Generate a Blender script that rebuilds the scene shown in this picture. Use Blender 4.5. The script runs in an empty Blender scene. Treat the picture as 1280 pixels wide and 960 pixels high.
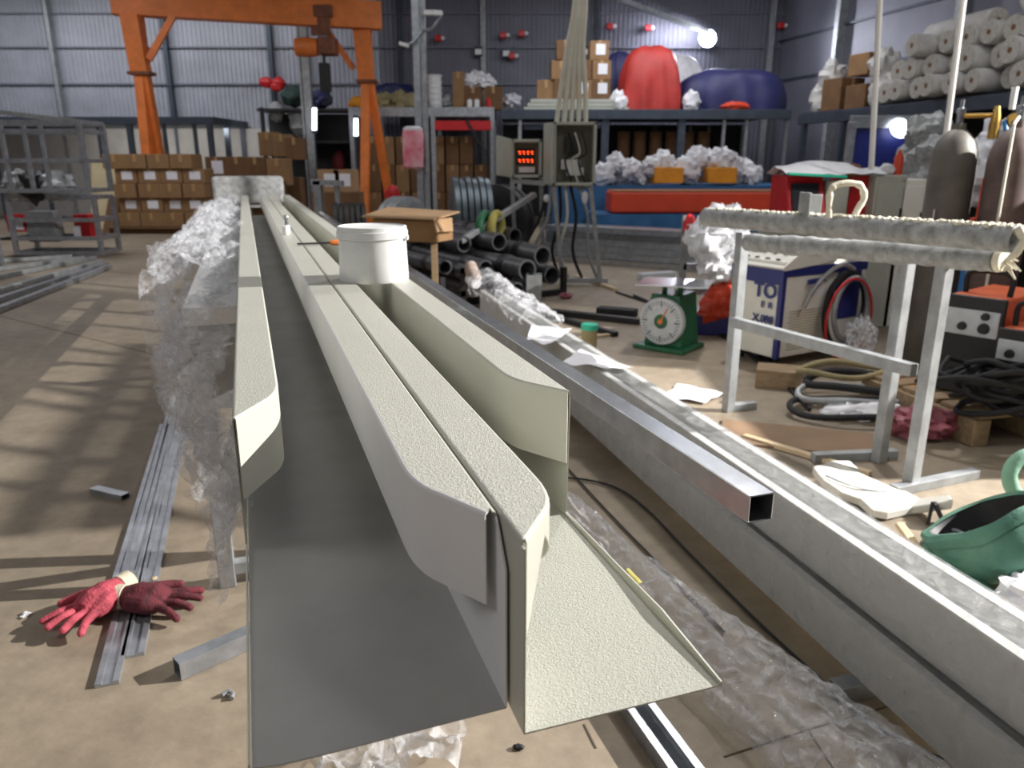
import bpy, bmesh, math, random
from mathutils import Vector, Matrix, noise
random.seed(7)
SC = bpy.context.scene
COL = SC.collection
R = math.radians
# ---------------------------------------------------------------- camera model
F = 950.0; PITCH = R(16.26); H = 1.3
cp, sp = math.cos(PITCH), math.sin(PITCH)
def ray(px, py):
    v = (480 - py) / F
    return Vector(((px - 640) / F, cp + v * sp, -sp + v * cp))
def G(px, py, z=0.0):
    d = ray(px, py); t = (z - H) / d.z
    return Vector((d.x * t, d.y * t, z))
def D(px, py, Y):
    d = ray(px, py); t = Y / d.y
    return Vector((d.x * t, Y, H + d.z * t))
# ---------------------------------------------------------------- materials
def lin(c):
    return tuple(((x / 255) / 12.92 if x / 255 <= .04045 else ((x / 255 + .055) / 1.055) ** 2.4) for x in c)
MATS = {}
def mat(name, col, rough=.5, metal=0.0, var=.12, scale=6.0, bump=0.0, bscale=60.0, alpha=1.0, emit=0.0, spec=.5, vor=False, col2=None, stretch=None, coat=0.0):
    m = bpy.data.materials.new(name); m.use_nodes = True
    nt = m.node_tree; b = nt.nodes['Principled BSDF']; L = nt.links.new
    c = lin(col)
    tc = nt.nodes.new('ShaderNodeTexCoord')
    src = tc.outputs['Object']
    if stretch:
        mp = nt.nodes.new('ShaderNodeMapping'); mp.inputs['Scale'].default_value = stretch
        L(src, mp.inputs['Vector']); src = mp.outputs['Vector']
    n = nt.nodes.new('ShaderNodeTexNoise'); n.inputs['Scale'].default_value = scale; n.inputs['Detail'].default_value = 6
    n.inputs['Roughness'].default_value = .6
    L(src, n.inputs['Vector'])
    rp = nt.nodes.new('ShaderNodeMapRange'); rp.inputs[1].default_value = .32; rp.inputs[2].default_value = .68
    L(n.outputs['Fac'], rp.inputs[0])
    mx = nt.nodes.new('ShaderNodeMix'); mx.data_type = 'RGBA'
    if col2: a, d = c, lin(col2)
    else:
        a = tuple(min(1, x * (1 - var)) for x in c); d = tuple(min(1, x * (1 + var)) for x in c)
    mx.inputs[6].default_value = (*a, 1); mx.inputs[7].default_value = (*d, 1)
    L(rp.outputs[0], mx.inputs[0]); L(mx.outputs[2], b.inputs['Base Color'])
    b.inputs['Roughness'].default_value = rough; b.inputs['Metallic'].default_value = metal
    b.inputs['Specular IOR Level'].default_value = spec
    b.inputs['Coat Weight'].default_value = coat
    if alpha < 1: b.inputs['Alpha'].default_value = alpha
    if emit:
        b.inputs['Emission Color'].default_value = (*c, 1); b.inputs['Emission Strength'].default_value = emit
    if bump:
        if vor:
            t = nt.nodes.new('ShaderNodeTexNoise'); t.inputs['Detail'].default_value = 1.5
            t.inputs['Scale'].default_value = bscale; o = t.outputs['Fac']
            t.inputs['Distortion'].default_value = 1.2
        else:
            t = nt.nodes.new('ShaderNodeTexNoise'); t.inputs['Scale'].default_value = bscale; t.inputs['Detail'].default_value = 4; o = t.outputs['Fac']
        L(src, t.inputs['Vector'])
        bp = nt.nodes.new('ShaderNodeBump'); bp.inputs['Strength'].default_value = bump; bp.inputs['Distance'].default_value = .01
        L(o, bp.inputs['Height']); L(bp.outputs['Normal'], b.inputs['Normal'])
    MATS[name] = m
    return m
M = MATS
mat('cream', (186, 186, 175), .4, var=.04, scale=3, bump=.32, bscale=420, vor=True)
mat('cream_smooth', (188, 188, 176), .38, var=.04, scale=4)
mat('grey_coat', (226, 226, 226), .45, var=.05, scale=3)
mat('grey_tray', (172, 172, 170), .5, var=.14, scale=5, bump=.03, bscale=120)
mat('galv', (172, 176, 182), .38, .75, var=.22, scale=14, stretch=(1, 1, 1))
mat('galv_dull', (158, 161, 163), .5, .4, var=.22, scale=10)
mat('galv_shiny', (186, 190, 196), .22, .9, var=.18, scale=20)
mat('dark_steel', (66, 74, 86), .5, .3, var=.2)
mat('black_steel', (38, 37, 38), .5, .2, var=.3, scale=10)
mat('pipe_black', (92, 92, 95), .4, .4, var=.3, scale=9)
mat('black', (26, 26, 28), .55, var=.3)
mat('rubber', (26, 26, 28), .75, var=.3, scale=12)
mat('orange', (226, 124, 54), .5, var=.16, scale=4, bump=.1, bscale=30)
mat('orange_worn', (120, 70, 44), .6, var=.3)
mat('card', (140, 108, 74), .85, var=.14, scale=4)
mat('card_dark', (112, 82, 54), .85, var=.18, scale=4)
mat('card_light', (164, 132, 98), .85, var=.1, scale=5)
mat('tape', (172, 136, 92), .4, var=.08)
mat('paper', (232, 232, 238), .7, var=.04, bump=.05)
mat('white_plastic', (222, 224, 224), .4, var=.05, scale=12, col2=(236, 236, 234))
mat('white_bag', (222, 222, 226), .5, var=.12, scale=9, bump=.3, bscale=18)
mat('foam_roll', (190, 188, 184), .7, var=.14, scale=8, bump=.2, bscale=25)
mat('foam_end', (176, 172, 164), .85, var=.2, scale=20)
mat('foam_crust', (226, 220, 200), .8, var=.12, scale=30, bump=.5, bscale=60)
mat('foam_grey', (158, 160, 160), .7, var=.35, scale=22, bump=.3, bscale=70)
mat('red', (196, 32, 38), .4, var=.1)
mat('red_tarp', (176, 52, 46), .55, var=.16, scale=3, bump=.4, bscale=6)
mat('navy_tarp', (44, 46, 92), .55, var=.2, scale=3, bump=.2, bscale=10)
mat('blue_tarp', (36, 90, 136), .5, var=.22, scale=4, bump=.3, bscale=14)
mat('blue', (38, 46, 116), .4, var=.1)
mat('sky_blue', (58, 128, 196), .4, var=.1)
mat('redorange', (206, 66, 36), .5, var=.12, scale=3)
mat('box_grey', (176, 178, 166), .45, var=.08)
mat('box_inside', (112, 110, 96), .6, var=.15)
mat('machine_white', (232, 230, 220), .4, var=.05)
mat('welder_orange', (214, 104, 66), .45, var=.12)
mat('green', (28, 96, 62), .45, var=.16, scale=8)
mat('canvas_green', (64, 112, 96), .75, var=.0, scale=5, col2=(104, 148, 128), bump=.3, bscale=60)
mat('canvas_lime', (128, 172, 148), .7, var=.12, scale=8, bump=.2)
mat('teal', (40, 178, 146), .4, var=.08)
mat('khaki', (150, 138, 100), .7, var=.12)
mat('wood', (158, 136, 106), .75, var=.0, scale=5, col2=(128, 106, 80), stretch=(1, 8, 8))
mat('wood_pale', (206, 184, 150), .75, var=.1, scale=8)
mat('ply', (138, 112, 88), .8, var=.16, scale=3)
mat('glove_red', (216, 92, 108), .75, var=.0, scale=26, col2=(150, 58, 70), bump=.5, bscale=160)
mat('glove_dark', (118, 44, 54), .8, var=.0, scale=26, col2=(70, 34, 40), bump=.5, bscale=160)
mat('cuff', (226, 214, 190), .85, var=.08, bump=.4, bscale=200)
mat('pink_bag', (150, 80, 92), .5, var=.25, scale=9, bump=.5, bscale=16)
mat('hung_bag_pink', (214, 78, 104), .55, var=.0, scale=5, col2=(236, 190, 196))
mat('cylinder_grey', (92, 88, 82), .55, .2, var=.25, scale=6)
mat('cylinder_brown', (92, 76, 72), .6, .1, var=.3, scale=7)
mat('brass', (196, 158, 84), .3, .9, var=.1)
mat('screen', (40, 40, 46), .8, spec=.1, var=.1)
mat('cable_grey', (214, 212, 198), .55, var=.08)
mat('rope', (206, 204, 200), .6, var=.08)
mat('plaster', (176, 174, 172), .8, var=.12, scale=2)
mat('cream_board', (214, 198, 160), .8, var=.1, scale=3)
mat('yellow_box', (226, 150, 38), .6, var=.12)
mat('led', (255, 70, 24), .4, emit=5)
mat('lamp_glow', (236, 240, 255), .4, emit=60)
mat('tube_glow', (240, 246, 255), .4, emit=4)
mat('skylight', (225, 232, 255), .4, emit=3)
mat('rust', (150, 98, 60), .8, var=.3, scale=14)
mat('shoe', (176, 160, 150), .7, var=.4, scale=20)
mat('dial', (196, 200, 204), .4, var=.1, scale=14)
mat('olive', (170, 160, 84), .7, var=.2)
# concrete floor
def floor_mat():
    m = mat('concrete', (166, 152, 132), .62, var=.0, scale=.9, col2=(138, 124, 106), bump=.12, bscale=30)
    nt = m.node_tree; L = nt.links.new; b = nt.nodes['Principled BSDF']
    tc = next(n for n in nt.nodes if n.type == 'TEX_COORD')
    base = next(n for n in nt.nodes if n.type == 'MIX')
    n2 = nt.nodes.new('ShaderNodeTexNoise'); n2.inputs['Scale'].default_value = 9; n2.inputs['Detail'].default_value = 9; n2.inputs['Roughness'].default_value = .7
    L(tc.outputs['Object'], n2.inputs['Vector'])
    r2 = nt.nodes.new('ShaderNodeMapRange'); r2.inputs[1].default_value = .3; r2.inputs[2].default_value = .7; r2.inputs[3].default_value = .72; r2.inputs[4].default_value = 1.12
    L(n2.outputs['Fac'], r2.inputs[0])
    mu = nt.nodes.new('ShaderNodeMix'); mu.data_type = 'RGBA'; mu.blend_type = 'MULTIPLY'; mu.inputs[0].default_value = 1
    L(base.outputs[2], mu.inputs[6]); L(r2.outputs[0], mu.inputs[7])
    L(mu.outputs[2], b.inputs['Base Color'])
floor_mat()
def film_mat(name, alpha, rough=.1, tint=(235, 238, 244), bs=22, st=.6):
    m = bpy.data.materials.new(name); m.use_nodes = True; nt = m.node_tree; L = nt.links.new
    b = nt.nodes['Principled BSDF']
    b.inputs['Base Color'].default_value = (*lin(tint), 1); b.inputs['Roughness'].default_value = rough
    b.inputs['Specular IOR Level'].default_value = .9; b.inputs['Coat Weight'].default_value = .6; b.inputs['Coat Roughness'].default_value = .06
    tc = nt.nodes.new('ShaderNodeTexCoord'); n = nt.nodes.new('ShaderNodeTexNoise'); n.inputs['Scale'].default_value = bs; n.inputs['Detail'].default_value = 5
    n.inputs['Distortion'].default_value = 1.5
    L(tc.outputs['Object'], n.inputs['Vector'])
    bp = nt.nodes.new('ShaderNodeBump'); bp.inputs['Strength'].default_value = st; bp.inputs['Distance'].default_value = .03
    L(n.outputs['Fac'], bp.inputs['Height']); L(bp.outputs['Normal'], b.inputs['Normal']); L(bp.outputs['Normal'], b.inputs['Coat Normal'])
    r = nt.nodes.new('ShaderNodeMapRange'); r.inputs[1].default_value = .35; r.inputs[2].default_value = .7
    r.inputs[3].default_value = alpha * .45; r.inputs[4].default_value = min(1, alpha * 1.6)
    L(n.outputs['Fac'], r.inputs[0]); L(r.outputs[0], b.inputs['Alpha'])
    MATS[name] = m
film_mat('film', .25, .08, st=.8)
film_mat('film_floor', .30, .05, tint=(245, 247, 252), bs=14, st=.45)
mat('joint', (92, 80, 68), .9)
film_mat('film_tight', .2, .07, bs=16, st=1.0)
film_mat('film_milky', .6, .2)
# ---------------------------------------------------------------- mesh builder
class MB:
    def __init__(s): s.v = []; s.f = []
    def add(s, vs, fs):
        o = len(s.v); s.v += [Vector(x) for x in vs]; s.f += [tuple(i + o for i in q) for q in fs]; return s
    def box(s, c, d, rz=0.0, rot=None):
        x, y, z = d[0] / 2, d[1] / 2, d[2] / 2
        m = rot if rot else Matrix.Rotation(rz, 3, 'Z')
        vs = [Vector(c) + m @ Vector(p) for p in ((-x, -y, -z), (x, -y, -z), (x, y, -z), (-x, y, -z), (-x, -y, z), (x, -y, z), (x, y, z), (-x, y, z))]
        return s.add(vs, [(3, 2, 1, 0), (4, 5, 6, 7), (0, 1, 5, 4), (1, 2, 6, 5), (2, 3, 7, 6), (3, 0, 4, 7)])
    def frame(s, p, q, up=(0, 0, 1)):
        t = (Vector(q) - Vector(p)).normalized(); up = Vector(up)
        if abs(t.dot(up)) > .98: up = Vector((0, 1, 0))
        a = t.cross(up).normalized(); b = a.cross(t).normalized(); return t, a, b
    def bar(s, p, q, w, h=None, up=(0, 0, 1)):
        h = h or w; p, q = Vector(p), Vector(q); t, a, b = s.frame(p, q, up); a = a * w / 2; b = b * h / 2
        vs = [p - a - b, p + a - b, p + a + b, p - a + b, q - a - b, q + a - b, q + a + b, q - a + b]
        return s.add(vs, [(0, 1, 2, 3), (7, 6, 5, 4), (1, 0, 4, 5), (2, 1, 5, 6), (3, 2, 6, 7), (0, 3, 7, 4)])
    def sqtube(s, p, q, w, t=.002, h=None):
        h = h or w; p, q = Vector(p), Vector(q); d, a, b = s.frame(p, q)
        def loop(c, w, h): return [c - a * w / 2 - b * h / 2, c + a * w / 2 - b * h / 2, c + a * w / 2 + b * h / 2, c - a * w / 2 + b * h / 2]
        vs = loop(p, w, h) + loop(p, w - 2 * t, h - 2 * t) + loop(q, w - 2 * t, h - 2 * t) + loop(q, w, h)
        fs = []
        for k in range(4):
            for i in range(4):
                j = (i + 1) % 4; k2 = (k + 1) % 4
                fs.append((k * 4 + i, k * 4 + j, k2 * 4 + j, k2 * 4 + i))
        return s.add(vs, fs)
    def pipe(s, p, q, r, ri, n=20):
        p, q = Vector(p), Vector(q); d, a, b = s.frame(p, q); vs = []
        for c, rr in ((p, r), (p, ri), (q, ri), (q, r)):
            vs += [c + (a * math.cos(2 * math.pi * i / n) + b * math.sin(2 * math.pi * i / n)) * rr for i in range(n)]
        fs = []
        for k in range(4):
            for i in range(n):
                j = (i + 1) % n; k2 = (k + 1) % 4
                fs.append((k * n + i, k * n + j, k2 * n + j, k2 * n + i))
        return s.add(vs, fs)
    def tube(s, pts, r, n=10, closed=False):
        pts = [Vector(p) for p in pts]; N = len(pts); vs = []; fs = []; a = None
        for i, p in enumerate(pts):
            if closed: t = (pts[(i + 1) % N] - pts[i - 1]).normalized()
            else: t = (pts[min(i + 1, N - 1)] - pts[max(i - 1, 0)]).normalized()
            if a is None:
                u = Vector((0, 0, 1)) if abs(t.z) < .95 else Vector((1, 0, 0)); a = t.cross(u).normalized()
            else:
                a = (a - t * a.dot(t)).normalized()
            b = t.cross(a); rr = r[i] if isinstance(r, (list, tuple)) else r
            vs += [p + (a * math.cos(2 * math.pi * k / n) + b * math.sin(2 * math.pi * k / n)) * rr for k in range(n)]
        for i in range(N if closed else N - 1):
            j = (i + 1) % N
            for k in range(n):
                l = (k + 1) % n; fs.append((i * n + k, i * n + l, j * n + l, j * n + k))
        if not closed:
            fs.append(tuple(range(n - 1, -1, -1))); fs.append(tuple((N - 1) * n + k for k in range(n)))
        return s.add(vs, fs)
    def lathe(s, prof, c=(0, 0, 0), n=32, axis=None, cap=True):
        m = axis or Matrix.Identity(3); c = Vector(c); vs = []; fs = []; N = len(prof)
        for r, z in prof:
            vs += [c + m @ Vector((r * math.cos(2 * math.pi * k / n), r * math.sin(2 * math.pi * k / n), z)) for k in range(n)]
        for i in range(N - 1):
            for k in range(n):
                l = (k + 1) % n; fs.append((i * n + k, i * n + l, (i + 1) * n + l, (i + 1) * n + k))
        if cap and prof[0][0] > 1e-6: fs.append(tuple(range(n - 1, -1, -1)))
        if cap and prof[-1][0] > 1e-6: fs.append(tuple((N - 1) * n + k for k in range(n)))
        return s.add(vs, fs)
    def grid(s, fn, nu, nv):
        vs = [fn(i / (nu - 1), j / (nv - 1)) for j in range(nv) for i in range(nu)]
        fs = [(j * nu + i, j * nu + i + 1, (j + 1) * nu + i + 1, (j + 1) * nu + i) for j in range(nv - 1) for i in range(nu - 1)]
        return s.add(vs, fs)
    def blob(s, c, rad, amp=.2, freq=2.0, seed=0, nu=24, nv=14, flat=None):
        c = Vector(c); vs = []; fs = []
        off = Vector((seed * 7.3, seed * 3.1, seed * 1.7))
        for j in range(nv + 1):
            th = math.pi * j / nv
            for i in range(nu):
                ph = 2 * math.pi * i / nu
                d = Vector((math.sin(th) * math.cos(ph), math.sin(th) * math.sin(ph), math.cos(th)))
                k = 1 + amp * noise.fractal(d * freq + off, 1.0, 2.0, 3)
                p = Vector((d.x * rad[0] * k, d.y * rad[1] * k, d.z * rad[2] * k))
                if flat is not None and p.z < -flat: p.z = -flat
                vs.append(c + p)
        for j in range(nv):
            for i in range(nu):
                i2 = (i + 1) % nu; fs.append(((j + 1) * nu + i, (j + 1) * nu + i2, j * nu + i2, j * nu + i))
        return s.add(vs, fs)
    def prism(s, poly, z0, z1, fr=None):
        n = len(poly); g = fr or (lambda x, y, z: Vector((x, y, z)))
        vs = [g(x, y, z0) for x, y in poly] + [g(x, y, z1) for x, y in poly]
        fs = [tuple(range(n - 1, -1, -1)), tuple(range(n, 2 * n))] + [(i, (i + 1) % n, n + (i + 1) % n, n + i) for i in range(n)]
        return s.add(vs, fs)
WL = {}
def link(o, parent=None):
    COL.objects.link(o)
    if parent is not None: o.parent = parent
def tag(o, label=None, cat=None, group=None, kind=None):
    if label: o['label'] = label
    if cat: o['category'] = cat
    if group: o['group'] = group
    if kind: o['kind'] = kind
    return o
def mesh_obj(mb, name, m, base, smooth, bevel, solid, weld, ang=38):
    me = bpy.data.meshes.new(name)
    me.from_pydata([v - base for v in mb.v], [], mb.f); me.update()
    bm = bmesh.new(); bm.from_mesh(me)
    if weld: bmesh.ops.remove_doubles(bm, verts=bm.verts, dist=1e-5)
    bmesh.ops.recalc_face_normals(bm, faces=bm.faces)
    if smooth:
        for f in bm.faces: f.smooth = True
        for e in bm.edges:
            if len(e.link_faces) == 2 and e.calc_face_angle(0) > R(ang): e.smooth = False
    bm.to_mesh(me); bm.free()
    me.materials.append(M[m] if isinstance(m, str) else m)
    o = bpy.data.objects.new(name, me)
    if bevel:
        b = o.modifiers.new('bevel', 'BEVEL'); b.width = bevel; b.segments = 2; b.limit_method = 'ANGLE'; b.angle_limit = R(40)
    if solid:
        b = o.modifiers.new('solid', 'SOLIDIFY'); b.thickness = solid; b.offset = 0
        if smooth: b = o.modifiers.new('split', 'EDGE_SPLIT'); b.split_angle = R(ang)
    return o
def part(mb, name, m, parent, smooth=False, bevel=0, solid=0, weld=False, label=None, ang=38):
    base = WL[parent.name]
    o = mesh_obj(mb, name, m, base, smooth, bevel, solid, weld, ang); link(o, parent); WL[o.name] = base
    if label: o['label'] = label
    return o
def thing(name, label, cat, loc=(0, 0, 0), group=None):
    o = bpy.data.objects.new(name, None); o.location = loc; o.empty_display_size = .05; link(o); WL[o.name] = Vector(loc)
    return tag(o, label, cat, group)
def solo(mb, name, m, label, cat, group=None, kind=None, smooth=False, bevel=0, solid=0, weld=False, ang=38):
    n = len(mb.v); c = sum(mb.v, Vector()) / n; c.z = min(v.z for v in mb.v)
    o = mesh_obj(mb, name, m, c, smooth, bevel, solid, weld, ang); o.location = c; link(o); WL[o.name] = c
    return tag(o, label, cat, group, kind)
def struct(mb, name, m, smooth=False, bevel=0):
    o = mesh_obj(mb, name, m, Vector((0, 0, 0)), smooth, bevel, 0, False); link(o); o['kind'] = 'structure'; WL[o.name] = Vector((0, 0, 0)); return o
def dup(root, loc, rz=0.0, label=None, group=None, scale=None):
    r = root.copy(); link(r); r.location = loc; r.rotation_euler = (0, 0, rz)
    if scale: r.scale = scale
    WL[r.name] = Vector(loc)
    if label: r['label'] = label
    if group: r['group'] = group
    for ch in list(root.children):
        c = ch.copy(); COL.objects.link(c); c.parent = r
        for g in list(ch.children):
            d = g.copy(); COL.objects.link(d); d.parent = c
    return r
ORD = ['first', 'second', 'third', 'fourth', 'fifth', 'sixth', 'seventh', 'eighth', 'ninth', 'tenth', 'eleventh', 'twelfth'] + ['%sth' % w for w in ('thirteen', 'fourteen', 'fifteen', 'sixteen', 'seventeen', 'eighteen', 'nineteen')] + ['twentieth', 'twenty-first', 'twenty-second']
def text(body, parent, mat_name, center, size, xdir, updir, name='lettering', extrude=.0015):
    cu = bpy.data.curves.new(name, 'FONT'); cu.body = body; cu.size = size; cu.align_x = 'CENTER'; cu.align_y = 'CENTER'; cu.extrude = extrude; cu.offset = size * .03
    cu.materials.append(M[mat_name])
    tmp = bpy.data.objects.new(name, cu); COL.objects.link(tmp); bpy.context.view_layer.update()
    me = bpy.data.meshes.new_from_object(tmp.evaluated_get(bpy.context.evaluated_depsgraph_get())); bpy.data.objects.remove(tmp); bpy.data.curves.remove(cu)
    o = bpy.data.objects.new(name, me); link(o, parent)
    x = Vector(xdir).normalized(); u = Vector(updir).normalized(); z = x.cross(u)
    m = Matrix((x, u, z)).transposed().to_4x4(); m.translation = Vector(center) - WL[parent.name]
    o.matrix_local = m
    return o
# ================================================================ SETTING
XL, XR, YB, YF, ZC = -14.0, 12.5, 20.0, -4.0, 5.3
RT = Vector((.222, -.975, 0)).normalized(); RW = Vector((-RT.y, RT.x, 0)); RO = Vector((5.5, 15.4, 0)); RZ = math.atan2(RW.y, RW.x)
def RF(s, w, z=0.0): return RO + RT * s + RW * w + Vector((0, 0, z))      # along the right wall towards the viewer, then out to the wall
struct(MB().box(((XL + XR) / 2, (YB + YF) / 2, -.05), (XR - XL, YB - YF, .1)), 'floor', 'concrete')
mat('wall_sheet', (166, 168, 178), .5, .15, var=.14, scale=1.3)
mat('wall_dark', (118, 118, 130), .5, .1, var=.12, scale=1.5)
mat('ceiling_sheet', (104, 108, 116), .6, .1, var=.15, scale=2)
def corr(p0, p1, z0, z1, pitch=.11, depth=.022):
    p0, p1 = Vector(p0), Vector(p1); d = p1 - p0; L = d.length; d.normalize(); n = Vector((d.y, -d.x, 0))
    k = int(L / pitch); mb = MB(); vs = []
    for i in range(k):
        for f, o in ((0, 0), (.42, 0), (.55, 1), (.87, 1)):
            q = p0 + d * ((i + f) * pitch) + n * (o * depth)
            vs += [Vector((q.x, q.y, z0)), Vector((q.x, q.y, z1))]
    m = len(vs) // 2
    return mb.add(vs, [(2 * i, 2 * i + 2, 2 * i + 3, 2 * i + 1) for i in range(m - 1)])
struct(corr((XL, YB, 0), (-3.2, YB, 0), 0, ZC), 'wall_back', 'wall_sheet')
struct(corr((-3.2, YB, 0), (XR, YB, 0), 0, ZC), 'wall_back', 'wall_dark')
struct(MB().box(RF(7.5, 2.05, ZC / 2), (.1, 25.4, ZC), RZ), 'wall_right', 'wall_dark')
struct(MB().box((XL - .05, (YB + YF) / 2, ZC / 2), (.1, YB - YF, ZC)), 'wall_left', 'wall_sheet')
struct(MB().box(((XL + XR) / 2, YF - .05, ZC / 2), (XR - XL, .1, ZC)), 'wall_front', 'wall_dark')
struct(MB().box(((XL + XR) / 2, (YB + YF) / 2, ZC + .05), (XR - XL, YB - YF, .1)), 'ceiling', 'ceiling_sheet')
# girts and columns of the back wall
for k, z in enumerate((4.72, 3.97, 3.14)):
    struct(MB().box(((XL + XR) / 2, YB - .07, z), (XR - XL, .05, .035)), 'trim_%d' % (k + 1), 'wall_dark')
for k, px in enumerate((66, 208, 338, 380, 500, 604, 745, 962)):
    x = D(px, 60, YB - .12).x
    struct(MB().box((x - .03, YB - .14, ZC / 2), (.06, .1, ZC)).box((x + .03, YB - .16, ZC / 2), (.06, .16, ZC)), 'trim_%d' % (k + 4), 'galv_dull' if k in (0, 5, 7) else 'dark_steel')
for k, q in enumerate((-1.8, 1.6, 5.0, 8.4)):
    struct(MB().box(RF(q, 1.9, ZC / 2), (.2, .14, ZC), RZ), 'trim_%d' % (k + 12), 'galv_dull')
for k, z in enumerate((4.1, 3.2)):
    struct(MB().box(RF(7.5, 1.97, z), (.04, 24, .05), RZ), 'trim_%d' % (k + 16), 'dark_steel')
# roof rafters at the far end
for k, y in enumerate((19.2, 17.2, 15.0, 12.5, 10, 7.5)):
    struct(MB().box(((XL + XR) / 2, y, ZC - .09), (XR - XL, .08, .18)), 'trim_%d' % (k + 18), 'dark_steel')
struct(MB().bar(D(775, 0, 17.5), D(885, 40, 19.6), .12, .1), 'trim_24', 'galv_dull')
# overhead ladder frame between the right lamp and the floor
KEY = Vector((7.2, 3.0, 4.0)); ZLAT = 2.6
def tolat(p): 
    p = Vector(p); t = (KEY.z - ZLAT) / (KEY.z - p.z); return KEY + (p - KEY) * t
lat = MB()
for a, b, w in (((240, 392), (128, 660), .046), ((176, 430), (18, 670), .036), ((66, 405), (-90, 600), .036), ((-20, 400), (-200, 560), .04)):
    lat.bar(tolat(G(*a)), tolat(G(*b)), w, .02)
for a, b in (((-90, 412), (240, 456)), ((-90, 455), (240, 520)), ((-90, 480), (256, 541)), ((-90, 545), (150, 582)), ((-90, 590), (290, 655)), ((-90, 385), (260, 420))):
    lat.bar(tolat(G(*a)), tolat(G(*b)), .02, .015)
for c in ((2.9, 3.2), (4.4, 4.2)):
    lat.bar((c[0], c[1], ZLAT), (c[0], c[1], ZC - .1), .02)
struct(lat, 'trim_25', 'galv_dull')
# unseen blocker added at the right to keep the lamp off the floor
struct(MB().box((4.55, 4.2, 1.1), (.1, 2.4, 2.2)), 'added_shade_blocker', 'wall_dark')
# joints in the concrete
jm = MB()
for a, b in (((905, 946), (1010, 912)), ((1120, 880), (1010, 912)), ((730, 905), (745, 935)), ((0, 395), (300, 470)), ((1010, 912), (1100, 1050))):
    jm.bar(G(*a, .0012), G(*b, .0012), .004, .002)
struct(jm, 'trim_26', 'joint')

# ================================================================ LONG PROFILES
AZ = R(18.8); E = Vector((-math.sin(AZ), math.cos(AZ), 0)); U = Vector((math.cos(AZ), math.sin(AZ), 0))
def PF(s, u, z=0.0): return E * s + U * u + Vector((0, 0, z))
ZT, ZTOP, SFAR = .85, 1.022, 7.2
def rolled(path, normals, ztop, heights, r=.003):
    """strip rolled over an edge: quarter round then straight down; path of (s,u), outward normals (ns,nu)"""
    mb = MB(); rows = []
    for (s, u), (ns, nu), h in zip(path, normals, heights):
        row = []
        for k in range(5):
            a = k * math.pi / 8
            o = -r + r * math.sin(a); row.append(PF(s + ns * o, u + nu * o, ztop - r * (1 - math.cos(a))))
        row.append(PF(s, u, ztop - max(h, r + .001)))
        rows.append(row)
    m = 6; vs = [p for r_ in rows for p in r_]
    fs = [(i * m + k, i * m + k + 1, (i + 1) * m + k + 1, (i + 1) * m + k) for i in range(len(rows) - 1) for k in range(m - 1)]
    return mb.add(vs, fs)
def lip(root, uw, sw, sc, sg, hs, hm, m_top, m_skirt, name='return_lip'):
    """top strip between the wall (u=uw, ends at s=sw) and its inner edge (ends at s=sc); sg=+1 inner edge lies at larger u"""
    wdt = .054; ui = uw + sg * wdt; r = .003
    mt = Vector((sc - sw, wdt)); L = mt.length
    nm = (-wdt / L, sg * (sc - sw) / L)     # outward normal of the mitred end, pointing to the viewer / inwards
    def avg(a, b, t):
        x = a[0] * (1 - t) + b[0] * t; y = a[1] * (1 - t) + b[1] * t; l = math.hypot(x, y); return (x / l, y / l)
    n0 = (0, sg)
    path = [(SFAR, ui)]; nor = [n0]; hts = [hs]
    for s in (5, 3.5, 2.5, 1.8): path.append((s, ui)); nor.append(n0); hts.append(hs)
    path.append((sc + .055, ui)); nor.append(n0); hts.append(hs)
    P0 = Vector((sc + .05, ui)); P1 = Vector((sc, ui)); dm = Vector((sw - sc, uw - ui)).normalized(); P2 = P1 + dm * .032
    for k in range(1, 6):
        t = k / 6; q = P0 * (1 - t) ** 2 + P1 * 2 * t * (1 - t) + P2 * t * t
        path.append((q.x, q.y)); nor.append(avg(n0, nm, t)); hts.append(hs * (1 - t) + hm[0] * t)
    Pe = Vector((sw, uw + sg * (.009 if m_skirt == 'grey_coat' else .003)))
    for t in (0, .33, .66, 1):
        q = P2 * (1 - t) + Pe * t; path.append((q.x, q.y)); nor.append(nm); hts.append(hm[0] * (1 - t) + hm[1] * t)
    top = MB(); ins = [(s - ns * r, u - nu * r) for (s, u), (ns, nu) in zip(path, nor)]
    wallp = [(s, uw + sg * r) for s in (sw + .006, 1.8, 2.5, 3.5, 5, SFAR)]
    n_ = len(ins); us_ = uw + sg * r
    vs = [PF(s, u, ZTOP) for s, u in ins] + [PF(max(min(s + (r * 2 if k > 5 else 0), SFAR), sw + .004), us_, ZTOP) for k, (s, u) in enumerate(ins)]
    top.add(vs, [(i, i + 1, n_ + i + 1, n_ + i) for i in range(n_ - 1)])
    # roll over to the wall
    wp = [(s, uw) for s in (SFAR, 3.5, 1.8, sw)]
    rw = rolled(wp, [(0, -sg)] * 4, ZTOP, [.02] * 4); top.add(rw.v, rw.f)
    o = part(top, name, m_top, root, smooth=True, solid=.0016, ang=15)
    part(rolled(path, nor, ZTOP, hts), 'lip_skirt', m_skirt, o, smooth=True, solid=.0016, ang=18)
    return o
def wallstrip(u, sfront_top, hem_front, zhem, zt=ZTOP - .004):
    mb = MB()
    vs = [PF(SFAR, u, ZT), PF(SFAR, u, zt)]
    pts = [(SFAR, ZT), (SFAR, zt), (sfront_top, zt), (sfront_top - .004, ZT + zhem), (hem_front, ZT + zhem * .8), (hem_front, ZT)]
    return mb.add([PF(s, u, z) for s, z in pts], [tuple(range(len(pts)))])
UL0, UL1, UR0, UR1 = -.037, .1725, .1765, .366
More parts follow.
